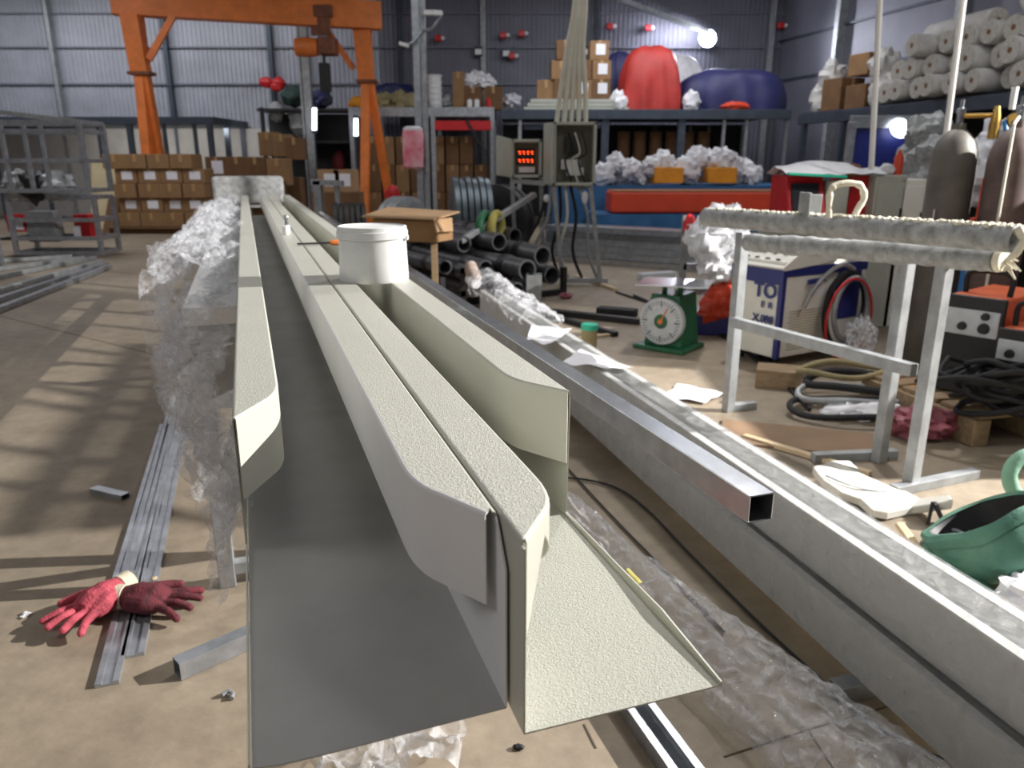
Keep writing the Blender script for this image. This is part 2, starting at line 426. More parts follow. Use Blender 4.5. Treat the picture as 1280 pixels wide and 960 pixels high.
# left profile -----------------------------------------------------
pl = thing('steel_frame_profile', 'long cream steel trough with a dark grey inside, left one on the trestles', 'steel profile', PF(.52, .07, ZT), 'long folded steel profiles')
def trough(root, u0, u1, sf0, sf1, m, hem):
    mb = MB(); n = 9; us = [u0 + (u1 - u0) * k / n for k in range(n + 1)]
    ss = [0, .12, .3, .7, 1.3, 2.2, 3.6, 5.2]
    def fn(i, j):
        u = u0 + (u1 - u0) * i; sf = sf0 + (sf1 - sf0) * i
        s = sf + (SFAR - sf) * j ** 2.2
        z = ZT + .004 * (math.exp(-i * 14) if hem else 0)
        return PF(s, u, z)
    mb.grid(fn, 12, 24)
    return part(mb, 'base_sheet', m, root, smooth=True, solid=.0016)
trough(pl, UL0 + .002, UL1, .515, .5215, 'grey_tray', True)
lip(pl, UL0, .872, .958, 1, .098, (.098, .1), 'cream', 'cream_smooth')
lip(pl, UL1, .548, .625, -1, .088, (.088, .085), 'cream', 'grey_coat')
part(wallstrip(UL0, .885, .515, .010), 'side_wall', 'cream', pl, solid=.0016)
part(wallstrip(UL1, .548, .5215, .165), 'side_wall', 'grey_coat', pl, solid=.0016)
# right profile ----------------------------------------------------
pr = thing('steel_frame_profile', 'long steel trough with a pebbled cream inside, right one under the white pail', 'steel profile', PF(.49, .27, ZT), 'long folded steel profiles')
trough(pr, UR0, UR1 - .002, .487, .487, 'cream', False)
lip(pr, UR0, .494, .558, 1, .088, (.02, .088), 'cream', 'cream_smooth')
lip(pr, UR1, .847, .925, -1, .096, (.096, .097), 'cream', 'cream_smooth')
part(wallstrip(UR0, .492, .487, .168), 'side_wall', 'cream_smooth', pr, solid=.0016)
hm = MB()
hm.add([PF(SFAR, UR1, ZT), PF(SFAR, UR1, ZTOP - .004), PF(.847, UR1, ZTOP - .004), PF(.850, UR1, ZT + .004), PF(.7, UR1 + .001, ZT + .006), PF(.6, UR1 + .001, ZT + .009), PF(.487, UR1 - .002, ZT + .004), PF(.487, UR1 - .002, ZT)], [tuple(range(8))])
part(hm, 'side_wall', 'cream_smooth', pr, solid=.0016)
# loose square tube on the trestles ---------------------------------
sq = MB().sqtube(PF(.75, .597, ZT + .019), PF(6.9, .597, ZT + .019), .038, .002)
solo(sq, 'square_tube', 'galv_shiny', 'long bright galvanised square tube with an open end beside the cream profiles', 'steel tube', bevel=.0015)
# trestles ----------------------------------------------------------
for k, s in enumerate((2.34, 4.6, 6.75)):
    t = thing('steel_trestle', ('galvanised trestle carrying the profiles, nearest one with its foot by the plastic film', 'galvanised trestle carrying the middle of the long profiles', 'galvanised trestle under the far end of the long profiles')[k], 'trestle', PF(s, .27, 0), 'trestles under the long profiles')
    part(MB().bar(PF(s, -.2, .822), PF(s, .655, .822), .05, .052), 'top_bar', 'galv_dull', t, bevel=.003)
    for u in (-.165, .62):
        part(MB().bar(PF(s, u, 0), PF(s, u, .796), .05, .05, U), 'leg', 'galv_dull', t, bevel=.003)
    part(MB().bar(PF(s, -.14, .06), PF(s, .595, .06), .04), 'foot_rail', 'galv_dull', t, bevel=.003)
    part(MB().bar(PF(s, -.14, .42), PF(s, .595, .42), .04), 'middle_rail', 'galv_dull', t, bevel=.003)
# pail ---------------------------------------------------------------
c = D(468, 346, 1.88); c = Vector((c.x, c.y, ZTOP))
t = thing('plastic_pail', 'small white plastic pail with a lid standing on the cream profiles', 'bucket', c)
part(MB().lathe([(.0, 0), (.083, 0), (.0845, .004), (.081, .1), (.081, .104)], c, 48), 'pail_body', 'white_plastic', t, smooth=True)
lp = [(.0, .126), (.076, .128), (.079, .131), (.083, .130), (.084, .12), (.086, .119), (.086, .103), (.083, .101), (.081, .1)]
part(MB().lathe(lp[::-1], c, 48), 'pail_lid', 'white_plastic', t, smooth=True)
part(MB().box(c + Vector((.085, -.012, .103)), (.008, .02, .012)), 'pull_tab', 'white_plastic', t, bevel=.002)
# screwdriver and clip on the strips ---------------------------------
a, b = D(372, 311, 2.66), D(413, 309, 2.7); a.z = b.z = ZTOP + .007
t = thing('hand_file', 'thin dark file with an orange handle lying across the strips behind the pail', 'tool', a)
part(MB().bar(a, b, .012, .006), 'blade', 'black_steel', t, bevel=.001)
d = (b - a).normalized()
part(MB().tube([b, b + d * .012, b + d * .035, b + d * .05], [.007, .010, .010, .006], 12), 'handle', 'orange', t, smooth=True)
a = D(358, 292, 3.1); a.z = ZTOP
t = thing('clamp_screw', 'small white clamp standing on the strip far behind the pail', 'clamp', a)
part(MB().box(a + Vector((0, 0, .018)), (.02, .05, .036)), 'clamp_body', 'white_plastic', t, bevel=.004)
part(MB().tube([a + Vector((0, .01, .036)), a + Vector((0, .012, .062))], .006, 10).blob(a + Vector((0, .012, .068)), (.011, .011, .008), 0), 'clamp_pin', 'galv_shiny', t, smooth=True)

mat('pale_coat', (200, 200, 196), .45, var=.04)
# ================================================================ WRAPPED BEAMS
A2 = R(15.5); E2 = Vector((-math.sin(A2), math.cos(A2), 0)); U2 = Vector((math.cos(A2), math.sin(A2), 0))
def QF(s, u, z=0.0): return E2 * s + U2 * u + Vector((0, 0, z))
def cbeam(u0, u1, z0, z1, s0, s1, label, sk=0):
    def QF(s, u, z=0.0): return E2 * s + U2 * (u + sk * (s1 - s) / (s1 - s0)) + Vector((0, 0, z))
    t = thing('wrapped_profile', label, 'steel profile', QF(s0, (u0 + u1) / 2, z0), 'film-wrapped profiles on the floor')
    lw = (u1 - u0) * .2; th = .003; dp = .05
    poly = [(u0, z0), (u1, z0), (u1, z1), (u1 - lw, z1), (u1 - lw, z1 - dp), (u1 - lw - th, z1 - dp), (u1 - lw - th, z1 - th), (u1 - th, z1 - th), (u1 - th, z0 + th), (u0 + th, z0 + th), (u0 + th, z1 - th), (u0 + lw - th, z1 - th), (u0 + lw - th, z1 - dp), (u0 + lw, z1 - dp), (u0 + lw, z1), (u0, z1)]
    mb = MB(); n = len(poly)
    vs = [QF(s0, u, z) for u, z in poly] + [QF(s1, u, z) for u, z in poly]
    mb.add(vs, [(i, (i + 1) % n, n + (i + 1) % n, n + i) for i in range(n)])
    part(mb, 'channel', 'pale_coat', t)
    fm = MB(); e = .004; m = 70
    ring = []
    def pr(uu, zz, k): return (uu, zz)
    for j in range(m):
        s = s0 + (s1 - s0) * j / (m - 1); w = noise.noise(Vector((s * 9, z1 * 7, 1))) * .003; w2 = noise.noise(Vector((s * 6, z1 * 5, 4))) * .008
        for (uu, zz) in ((u0 - e, z0), (u0 - e - abs(w), (z0 + z1) / 2), (u0 - e, z1 + e), (u0 + lw, z1 + e), ((u0 + u1) / 2, z1 - .006 + w2), (u1 - lw, z1 + e), (u1 + e, z1 + e), (u1 + e + abs(w), (z0 + z1) / 2), (u1 + e, z0)):
            fm.v.append(QF(s, uu, zz))
    for j in range(m - 1):
        for k in range(8): fm.f.append((j * 9 + k, j * 9 + k + 1, (j + 1) * 9 + k + 1, (j + 1) * 9 + k))
    part(fm, 'film_wrap', 'film_tight', t, smooth=True)
    return t
cbeam(1.301, 1.452, .05, .192, .55, 5.7, 'lower film-wrapped pale profile of the floor stack, against the dark floor gap', -.03)
cbeam(1.324, 1.472, .198, .352, .5, 5.7, 'upper film-wrapped pale profile of the floor stack, under the papers')
for k, s in enumerate((1.34, 3.0, 4.9)):
    a, b = QF(s, 1.21 if k == 0 else 1.33, .0245), QF(s, 1.5, .0245)
    solo(MB().sqtube(a, b, .048, .003), 'support_tube', 'galv_dull', ('short galvanised tube end sticking out under the near end of the wrapped profiles', 'short support tube under the middle of the wrapped profiles', 'short support tube under the far end of the wrapped profiles')[k], 'steel tube', 'support tubes under the wrapped profiles', bevel=.002)
# papers on the upper beam
def paper(corners, name, label, m='paper', curl=.01, cat='paper', seed=1):
    c4 = [Vector(x) for x in corners]
    def fn(i, j):
        p = (c4[0] * (1 - i) + c4[1] * i) * (1 - j) + (c4[3] * (1 - i) + c4[2] * i) * j
        return p + Vector((0, 0, curl * (.6 + noise.noise(Vector((i * 2.3 + seed, j * 2.1, seed))))))
    return solo(MB().grid(fn, 12, 12), name, m, label, cat, smooth=True, solid=.0008)
zb = .36
paper([G(658, 428, zb), G(690, 433, zb), G(715, 414, zb), G(664, 410, zb)], 'paper_sheet', 'crumpled white paper sheet on the wrapped profile, nearer the pipes', curl=.022, seed=3)
paper([G(704, 455, zb), G(760, 464, zb), G(793, 463, zb), G(726, 439, zb)], 'paper_sheet', 'torn white paper sheet on the wrapped profile, below the teal-lidded can', curl=.02, seed=5)
paper([G(830, 498, .004), G(882, 506, .004), G(905, 493, .004), G(846, 482, .004)], 'paper_sheet', 'white paper lying on the floor beside the left leg of the pipe bench', curl=.02, seed=8)

# ================================================================ FLOOR LEFT
def strip(p, q, w, label, z=0.0, h=.012):
    a, b = G(*p), G(*q); a.z = b.z = z + h / 2
    d = (b - a).normalized(); n = Vector((d.y, -d.x, 0))
    mb = MB(); t = .003; prof = [(-w / 2, 0), (w / 2, 0), (w / 2, h), (w / 2 - t, h), (w * .22, h), (w * .2, h * .6), (-w * .2, h * .6), (-w * .22, h), (-w / 2, h)]
    k = len(prof); z0 = z
    vs = [Vector((a.x, a.y, z0)) + n * x + Vector((0, 0, y)) for x, y in prof] + [Vector((b.x, b.y, z0)) + n * x + Vector((0, 0, y)) for x, y in prof]
    mb.add(vs, [tuple(range(k - 1, -1, -1)), tuple(range(k, 2 * k))] + [(i, (i + 1) % k, k + (i + 1) % k, k + i) for i in range(k)])
    return solo(mb, 'steel_strip', 'galv', label, 'steel strip', 'galvanised strips on the floor', bevel=.001)
strip((150, 738), (208, 532), .062, 'leftmost of the three galvanised strips on the floor, ending under the gloves')
strip((134, 858), (222, 490), .058, 'middle galvanised strip on the floor, reaching furthest towards the viewer')
strip((166, 822), (239, 480), .06, 'rightmost of the three galvanised strips on the floor, nearest the trestle')
solo(MB().sqtube(G(117, 612, .012), G(157, 621, .012), .04, .002, .024), 'tube_offcut', 'galv', 'short galvanised offcut lying on the floor left of the strips', 'steel offcut', bevel=.001)
a = G(221, 836, .026); b = G(352, 778, .026)
solo(MB().sqtube(a, b, .046, .002, .05), 'square_tube', 'galv', 'short galvanised square tube on the floor at the lower left, open end to the gloves', 'steel tube', bevel=.0015)
paper([G(25, 772, .003), G(31, 774, .003), G(40, 767, .003), G(33, 765, .003)], 'paper_scrap', 'tiny white scrap on the floor left of the gloves', curl=.006)
g = G(284, 872)
solo(MB().tube([g + Vector((-.012, 0, .008)), g + Vector((0, .012, .01)), g + Vector((.014, .004, .008)), g + Vector((.016, -.012, .007))], .006, 8), 'cable_offcut', 'galv_dull', 'small curled grey offcut on the floor under the dark tray', 'offcut', smooth=True)
g = G(648, 936)
solo(MB().blob(g + Vector((0, 0, .006)), (.013, .008, .006), .3, 2, 4), 'plug_scrap', 'black', 'small black scrap on the floor below the front corner of the profiles', 'scrap', smooth=True)
g = G(193, 727)
solo(MB().blob(g + Vector((0, 0, .008)), (.012, .014, .008), .15, 2, 5), 'cork_scrap', 'wood_pale', 'tiny cork-coloured scrap on the floor above the gloves', 'scrap', smooth=True)
g = G(213, 324)
solo(MB().blob(g + Vector((0, 0, .02)), (.04, .03, .02), .2, 2, 6), 'paper_ball', 'paper', 'small pale paper ball on the open floor before the pallet of cartons', 'scrap', smooth=True)
# gloves
def glove(origin, ang, label, m, mirror=1, pitch_=.0, lift=.0):
    t = thing('work_glove', label, 'glove', origin, 'pair of red work gloves')
    ca, sa = math.cos(ang) * 1.2, math.sin(ang) * 1.2
    def L(x, y, z): return Vector(origin) + Vector((ca * x - sa * y * mirror, sa * x + ca * y * mirror, z + lift))
    mb = MB()
    mb.tube([L(-.02, 0, .028), L(.02, 0, .032), L(.06, 0, .03), L(.085, 0, .022)], [.034, .044, .042, .03], 14)
    mb.tube([L(.0, -.022, .03), L(.05, -.028, .03), L(.08, -.03, .02)], [.03, .032, .02], 12)
    mb.tube([L(.0, .022, .03), L(.05, .028, .028), L(.08, .03, .02)], [.03, .03, .018], 12)
    for y, ln, dy, zc in ((.035, .062, .03, .016), (.013, .078, .012, .02), (-.012, .074, -.008, .02), (-.035, .06, -.028, .014)):
        mb.tube([L(.06, y * .8, .026), L(.085, y, .024), L(.085 + ln * .5, y + dy * .4, zc + .008), L(.085 + ln, y + dy, zc - .004), L(.09 + ln, y + dy, zc - .006)], [.014, .0135, .0125, .0115, .006], 10)
    mb.tube([L(.005, .04, .026), L(.03, .062, .024), L(.058, .082, .018), L(.08, .09, .014), L(.086, .092, .014)], [.016, .0155, .0135, .012, .006], 10)
    o = part(mb, 'glove_body', m, t, smooth=True)
    rm = o.modifiers.new('remesh', 'REMESH'); rm.mode = 'VOXEL'; rm.voxel_size = .0035; rm.use_smooth_shade = True
    sm = o.modifiers.new('smooth', 'SMOOTH'); sm.iterations = 3; sm.factor = .5
    part(MB().tube([L(-.018, 0, .029), L(-.034, 0, .028), L(-.05, 0, .027), L(-.05, 0, .027), L(-.03, 0, .028)], [.038, .038, .04, .034, .03], 16), 'cuff', 'cuff', t, smooth=True)
    return t
glove(G(168, 757, .015), R(-4), 'darker soiled red work glove lying behind the other on the floor strips', 'glove_dark', 1)
glove(G(143, 750, .02), R(247), 'bright pink-red work glove lying palm down at the end of the floor strips', 'glove_red', -1)

# ================================================================ FILM
def crumple(fn, nu, nv, amp, freq, seed, name, m, label, cat='plastic film', kind='thing', group=None, uvf=None):
    o = Vector((seed * 5.1, seed * 2.7, seed * 9.3))
    def g(i, j):
        p, n = fn(i, j)
        q = p * freq + o
        if uvf: q = Vector((i * uvf[0], j * uvf[1], seed))
        a = (1 - abs(noise.noise(q)) * 2) * .5 + noise.noise(q * 2.3) * .35 + (1 - abs(noise.noise(q * 4.7)) * 2) * .25
        k = Vector((noise.noise(q * 1.7 + Vector((9, 0, 0))), noise.noise(q * 1.7 + Vector((0, 9, 0))), noise.noise(q * 1.7 + Vector((0, 0, 9)))))
        return p + n * a * amp + k * amp * .7
    mb = MB().grid(g, nu, nv)
    return solo(mb, name, m, label, cat, group, kind, smooth=m == 'film_floor', ang=80)
# wrapped profile lying left of the trough, lower, seen end-on
t = thing('wrapped_profile', 'grey profile wrapped in loose film, end-on at the left of the trough', 'steel profile', PF(2.72, -.13, .86))
def wb(s0, s1, u0, u1, z0, z1):
    return MB().add([PF(s, u, z) for s in (s0, s1) for u, z in ((u0, z0), (u1, z0), (u1, z1), (u0, z1))], [(3, 2, 1, 0), (4, 5, 6, 7), (0, 1, 5, 4), (1, 2, 6, 5), (2, 3, 7, 6), (3, 0, 4, 7)])
part(wb(2.3, 6.9, -.2, -.052, .852, .905), 'channel', 'grey_coat', t, bevel=.003)
part(wb(2.3, 2.308, -.2, -.05, .6, .852), 'end_plate', 'galv_dull', t, bevel=.002)
def f1(i, j):   # hanging sheet along the left edge
    s = .95 + 2.0 * i; 
    w = .015 + .15 * min(1, max(0, (s - 1.3) / .9)) ; drop = .08 + .26 * min(1, max(0, (s - .9) / .8)) * (1 - .15 * i)
    u = -.045 - w * math.sin(min(1, j * 1.6) * math.pi / 2) + .02 * math.sin(i * 17)
    z = .9 - drop * max(0, j - .15) * 1.1
    return PF(s, u, z), (U * -.8 + Vector((0, 0, .5))).normalized()
crumple(f1, 120, 46, .075, 10, 3, 'hanging_film', 'film', 'crumpled clear film hanging down along the left edge of the trough', cat='plastic film', group=None)
def f2(i, j):   # heap further back
    s = 2.45 + 4.2 * i; a = math.pi * (j * 1.15 - .1)
    return PF(s, -.17 - .14 * math.cos(a) + .03 * math.sin(i * 23), .86 + .13 * max(-1.5, math.sin(a)) - (.3 * max(0, .12 - j) * 8)), (Vector((0, 0, 1)) + U * -.4 * math.cos(a)).normalized()
crumple(f2, 150, 26, .075, 5.5, 6, 'film_heap', 'film', 'puffed heap of clear film along the far left edge of the trough')
def f3(i, j):   # narrow strip hanging from the near left edge
    s = .86 + .5 * i
    return PF(s, -.046 - .025 * j, .88 - (.1 + .12 * i ** 1.5) * j), (U * -1)
crumple(f3, 50, 22, .022, 16, 8, 'hanging_film', 'film', 'thin torn ribbon of clear film clinging to the front left edge of the trough')
# roll of film along the floor on the right
P = [G(630, 605), G(703, 655), G(772, 725), G(855, 800), G(938, 868), G(1040, 950), G(1160, 1050)]
W = [.05, .1, .11, .135, .15, .16, .16]
def sample(t):
    x = t * (len(P) - 1); k = min(int(x), len(P) - 2); f = x - k
    return P[k].lerp(P[k + 1], f), W[k] * (1 - f) + W[k + 1] * f, (P[k + 1] - P[k]).normalized()
def f4(i, j):
    p, w, d = sample(i); n = Vector((d.y, -d.x, 0)); a = math.pi * (1 - j)
    return p + n * w * math.cos(a) + Vector((0, 0, .022 + .075 * math.sin(a))), Vector((0, 0, 1)) * (.3 + math.sin(a))
o = crumple(f4, 220, 70, .02, 9, 11, 'film_roll', 'film_floor', 'long loose roll of clear film along the floor between the profiles', uvf=(13, 9))
paper([G(776, 724, .11), G(790, 740, .11), G(803, 730, .11), G(786, 712, .11)], 'tape_scrap', 'yellowish tape scrap stuck on the film roll on the floor', 'olive', .01, 'tape')
def f5(i, j):
    p = G(385 + 190 * i, 985 - 95 * j + 14 * math.sin(i * 6)); return p + Vector((0, 0, .03)), Vector((0, 0, 1))
crumple(f5, 44, 34, .05, 12, 14, 'film_scrap', 'film_floor', 'crumpled clear film on the floor below the dark tray edge')
def f6(i, j):
    a = math.pi * (j * 1.3 - .15)
    return QF(4.3 + 1.55 * i, 1.39 - (.11 + .03 * math.sin(i * 9)) * math.cos(a), .36 + .07 * math.sin(a) * (.5 + i)), (Vector((0, 0, 1)) + U2 * -.4 * math.cos(a)).normalized()
crumple(f6, 70, 26, .05, 8, 19, 'film_scrap', 'film_floor', 'crumpled film bunched over the far end of the wrapped profiles', cat='plastic film')
# channel on the floor under the right tray
def uch(s0, s1, u, w, h, label):
    mb = MB(); t = .004
    poly = [(-w / 2, 0), (w / 2, 0), (w / 2, h), (w / 2 - .02, h), (w / 2 - .02, h - t), (w / 2 - t, h - t), (w / 2 - t, t), (-w / 2 + t, t), (-w / 2 + t, h - t), (-w / 2 + .02, h - t), (-w / 2 + .02, h), (-w / 2, h)]
    n = len(poly); mb.add([PF(s0, u + x, z) for x, z in poly] + [PF(s1, u + x, z) for x, z in poly], [(i, (i + 1) % n, n + (i + 1) % n, n + i) for i in range(n)])
    return solo(mb, 'floor_channel', 'galv', label, 'steel channel', bevel=.001)
uch(.7, 2.2, .79, .075, .045, 'open galvanised channel on the floor below the front edge of the cream tray')
# black hose on the floor
def curve_pts(pp, n=40):
    pp = [Vector(p) for p in pp]; out = []
    for i in range(len(pp) - 1):
        p0, p1, p2, p3 = pp[max(i - 1, 0)], pp[i], pp[i + 1], pp[min(i + 2, len(pp) - 1)]
        for k in range(n // (len(pp) - 1) + 1):
            t = k / (n // (len(pp) - 1) + 1)
            out.append(.5 * ((2 * p1) + (-p0 + p2) * t + (2 * p0 - 5 * p1 + 4 * p2 - p3) * t * t + (-p0 + 3 * p1 - 3 * p2 + p3) * t ** 3))
    out.append(pp[-1]); return out
hose = [G(690, 596, .01), G(735, 600, .01), G(775, 612, .01), G(812, 640, .01), G(860, 690, .01), G(940, 770, .01), G(1010, 835, .01), G(1090, 905, .01), G(1180, 950, .01)]
solo(MB().tube(curve_pts(hose, 60), .005, 8), 'hose', 'black_steel', 'dark hose curving over the shaded floor between the profiles and the wrapped beams', 'hose', smooth=True)
solo(MB().tube(curve_pts([G(700, 575, .008), G(760, 640, .008), G(830, 712, .008), G(905, 790, .008)], 40), .004, 8), 'cable', 'black_steel', 'thin dark cable on the shaded floor beside the film roll', 'cable', smooth=True)
# ================================================================ RIGHT: PIPE BENCH
tb = thing('pipe_bench', 'welded galvanised stand topped with foam-crusted pipes on the right', 'work stand', (1.45, 3.3, 0))
p0, p1 = Vector((.98, 3.92, 1.035)), Vector((1.70, 2.60, 1.05)); dd = (p1 - p0).normalized(); up = Vector((0, 0, 1))
posts = [(G(910, 514), D(932, 290, 3.93).z), (G(1137, 611), 1.0), (G(1098, 577), .985)]
for g, z in posts:
    part(MB().bar(g, g + up * z, .058, .045, dd), 'leg', 'galv_dull', tb, bevel=.004)
part(MB().pipe(p0, p1, .046, .036, 24), 'top_pipe', 'foam_grey', tb, smooth=True)
q0, q1 = D(935, 303, 3.86), D(1246, 325, 2.72)
def lumpy(a, b, r, n, amp, seed, flare=0):
    pts = []; rr = []
    for i in range(n):
        t = i / (n - 1); pts.append(a.lerp(b, t)); rr.append(r * (1 + amp * noise.fractal(Vector((t * 14, seed, 0)), 1, 2, 3)))
    return pts, rr
pts, rr = lumpy(q0, q1, .043, 50, .3, 3)
part(MB().tube(pts, rr, 16), 'foam_coated_pipe', 'foam_grey', tb, smooth=True)
pts, rr = lumpy(q1 - (q1 - q0).normalized() * .06, q1 + (q1 - q0).normalized() * .03, .04, 10, .35, 9)
mb = MB().tube(pts, rr, 14)
for k in range(7):
    a = q1 + Vector((.005 * k - .01, 0, -.012 + .008 * (k % 3))); b = a + Vector((.035 + .01 * (k % 3), -.035, -.012 * k + .02))
    mb.tube([a, (a + b) / 2 + Vector((0, 0, .008)), b], [.009, .007, .003], 6)
part(mb, 'foam_tail', 'foam_crust', tb, smooth=True)
mb = MB(); random.seed(4)
for k in range(420):
    t = random.random() ** .8; c = p0.lerp(p1, t); s = random.uniform(.003, .007) * (1 + .3 * (t > .5))
    mb.blob(c + Vector((random.uniform(-.02, .02), random.uniform(-.02, .02), .043 + random.uniform(-.002, .003))), (s * 1.4, s * 1.4, s), .4, 2, k, 7, 5)
c = p1; mb.tube([c + Vector((0, 0, .04)), c + Vector((.02, -.02, .0)), c + Vector((.0, -.01, -.05)), c + Vector((-.02, 0, -.075))], [.018, .016, .014, .006], 9)
o = part(mb, 'foam_crust', 'foam_crust', tb, smooth=True); o['kind'] = 'stuff'
a, b = D(916, 402, 3.90), D(1143, 463, 2.93)
part(MB().bar(a, b, .045, .05), 'middle_rail', 'galv_dull', tb, bevel=.003)
for g, dx in ((posts[0][0], (-.02, .16)), (posts[1][0], (-.1, .34)), (posts[2][0], (-.3, .1))):
    part(MB().bar(g + Vector((dx[0], -.06 if dx[1] > .2 else 0, .02)), g + Vector((dx[1], .12 if dx[1] > .2 else .05, .02)), .045, .04), 'foot_bar', 'galv_dull', tb, bevel=.003)
br = [D(1036, 272, 3.2), D(1038, 240, 3.2), D(1050, 230, 3.2), D(1074, 231, 3.2), D(1080, 247, 3.2), D(1072, 262, 3.2), D(1066, 275, 3.2)]
pts = curve_pts(br, 36); rr = [.013 * (1 + .35 * noise.noise(Vector((i * .45, 2, 5)))) for i in range(len(pts))]
part(MB().tube(pts, rr, 10), 'foam_hook', 'foam_crust', tb, smooth=True)
a = p0.lerp(p1, .42)
part(MB().box(a + Vector((-.02, 0, .075)), (.012, .11, .12), 0).box(a + Vector((.02, .03, .075)), (.09, .01, .1), 0), 'angle_bracket', 'galv_dull', tb, bevel=.003)

# ================================================================ PLASMA CUTTER
A3 = math.atan2(.40, -.24)
c0 = G(968, 462); fx = Vector((-.24, .40, 0)).normalized(); sx = Vector((.86, .5, 0)).normalized()
def CF(a, b, z): return c0 + fx * a + sx * b + Vector((0, 0, z))      # a along the front, b along the side
t = thing('plasma_cutter', 'white and navy welding machine with a red rim behind the pipe bench', 'welding machine', CF(.2, .35, 0))
def slab(a0, a1, b0, b1, z0, z1): return MB().add([CF(a, b, z) for z in (z0, z1) for a, b in ((a0, b0), (a1, b0), (a1, b1), (a0, b1))], [(3, 2, 1, 0), (4, 5, 6, 7), (0, 1, 5, 4), (1, 2, 6, 5), (2, 3, 7, 6), (3, 0, 4, 7)])
FW, SW = .42, .82
part(slab(.0, FW, .0, SW, .07, .70), 'cabinet', 'machine_white', t, bevel=.012)
part(slab(-.006, .03, -.006, .03, .07, .62).add(*[(lambda m: (m.v, m.f))(slab(-.008, FW + .008, -.01, .02, .55, .66))][0]).add(*[(lambda m: (m.v, m.f))(slab(-.008, .0, .0, SW, .60, .66))][0]), 'navy_trim', 'blue', t, bevel=.006)
part(slab(-.012, .0, .52, .76, .28, .60), 'hose_panel', 'blue', t, bevel=.02)
mb = MB().add([CF(a, b, z) for a, b, z in ((-.01, -.03, .66), (FW + .01, -.03, .66), (FW + .01, .18, .78), (-.01, .18, .78), (-.01, SW, .78), (FW + .01, SW, .78), (-.01, SW, .70), (FW + .01, SW, .70), (-.01, -.0, .64), (FW + .01, 0, .64))],
    [(0, 1, 2, 3), (3, 2, 5, 4), (4, 5, 7, 6), (0, 3, 4, 6, 8), (1, 9, 7, 5, 2), (0, 8, 9, 1), (6, 7, 9, 8)])
part(mb, 'top_cover', 'machine_white', t, bevel=.006)
part(MB().bar(CF(-.012, .18, .785), CF(-.012, SW, .785), .035, .03).bar(CF(-.012, .18, .785), CF(FW + .012, .18, .785), .03, .03), 'red_rim', 'red', t, bevel=.004)
mb = MB()
for i in range(4):
    for j in range(2):
        c = CF(.08 + .085 * i, .03 + .07 * j, .70 + .04 * j); mb.blob(c, (.018, .018, .012), 0, 1, 1, 10, 6)
part(mb, 'control_buttons', 'black', t, smooth=True)
mb = MB()
for i in range(22):
    for j in range(15):
        c = CF(-.0015, .09 + .018 * i + (.009 if j % 2 else 0), .12 + .018 * j); mb.bar(c - sx * .006, c + sx * .006, .002, .006)
o = part(mb, 'vent_grille', 'khaki', t)
part(MB().box(CF(-.002, .34, .50), (.11, .006, .07), math.atan2(sx.y, sx.x)), 'rating_plate', 'paper', t)
part(MB().bar(CF(-.03, .2, .56), CF(-.03, .36, .57), .02, .03), 'torch_clip', 'blue', t, bevel=.004)
# the writing on its front
yn = -sx
text('TO', t, 'blue', CF(.125, -.012, .50), .13, -fx, up); text('E  R', t, 'blue', CF(.105, -.012, .41), .055, -fx, up); text('X.088', t, 'blue', CF(.125, -.012, .315), .07, -fx, up)
for g in (CF(.06, .08, .035), CF(.36, .08, .035), CF(.06, SW - .08, .035), CF(.36, SW - .08, .035)):
    part(MB().lathe([(.035, -.015), (.035, .015)], g, 18, Matrix.Rotation(R(90), 3, 'Y')), 'castor', 'rubber', t, smooth=True, bevel=.004)
hp = curve_pts([CF(-.05, .16, .40), CF(-.05, .22, .50), CF(-.05, .34, .60), CF(-.06, .48, .66), CF(-.06, .6, .62)], 20)
solo(MB().tube(hp, [.012] * 5 + [.016] * (len(hp) - 5), 10), 'welding_torch', 'galv_dull', 'grey torch hanging on the side of the white and navy machine', 'torch', smooth=True)
for k, (rx, rz, cb, cz, m, lab) in enumerate(((.20, .25, .56, .35, 'rubber', 'thick black hose loop hung on the side of the white and navy machine'), (.17, .21, .58, .36, 'galv_dull', 'grey hose loop hung on the side of the white and navy machine'), (.23, .27, .53, .30, 'red', 'thin red hose arching over the side of the white and navy machine'))):
    n = 40; pts = [CF(-.06 - .03 * k, cb + rx * math.cos(2 * math.pi * i / n), cz + rz * math.sin(2 * math.pi * i / n)) for i in range(n)]
    solo(MB().tube(pts, (.022, .018, .008)[k], 9, True), 'hose_loop', m, lab, 'hose', smooth=True)
c = CF(-.16, .62, .16)
solo(MB().blob(c, (.1, .08, .15), .4, 3.5, 21, 28, 18), 'plastic_bag', 'film_milky', 'crumpled clear plastic bag against the side of the white and navy machine', 'plastic bag', smooth=False)

# ================================================================ RED CONSOLE AND GREY BOXES
y0 = 6.2
def px2(a, b, Y): return D(a, b, Y)
pA, pB = D(975, 278, y0), D(1094, 215, y0)
t = thing('control_console', 'red console with a dark slanted screen behind the pipe bench', 'control console', ((pA.x + pB.x) / 2, y0 + .25, 0))
part(MB().box(((pA.x + pB.x) / 2, y0 + .3, .43), (pB.x - pA.x, .5, .86), 0), 'pedestal', 'box_grey', t, bevel=.01)
xm = D(1030, 240, y0).x
part(MB().add([(x, y, z) for x in (pA.x + .03, xm) for y, z in ((y0 - .12, .84), (y0 + .4, .84), (y0 + .4, 1.2), (y0 + .05, 1.2))], [(0, 1, 2, 3), (7, 6, 5, 4), (0, 4, 5, 1), (1, 5, 6, 2), (2, 6, 7, 3), (3, 7, 4, 0)]), 'screen_housing', 'red', t, bevel=.012)
nd = Vector((0, .36, .17)).normalized() if False else Vector((0, -.36, .17)).normalized()
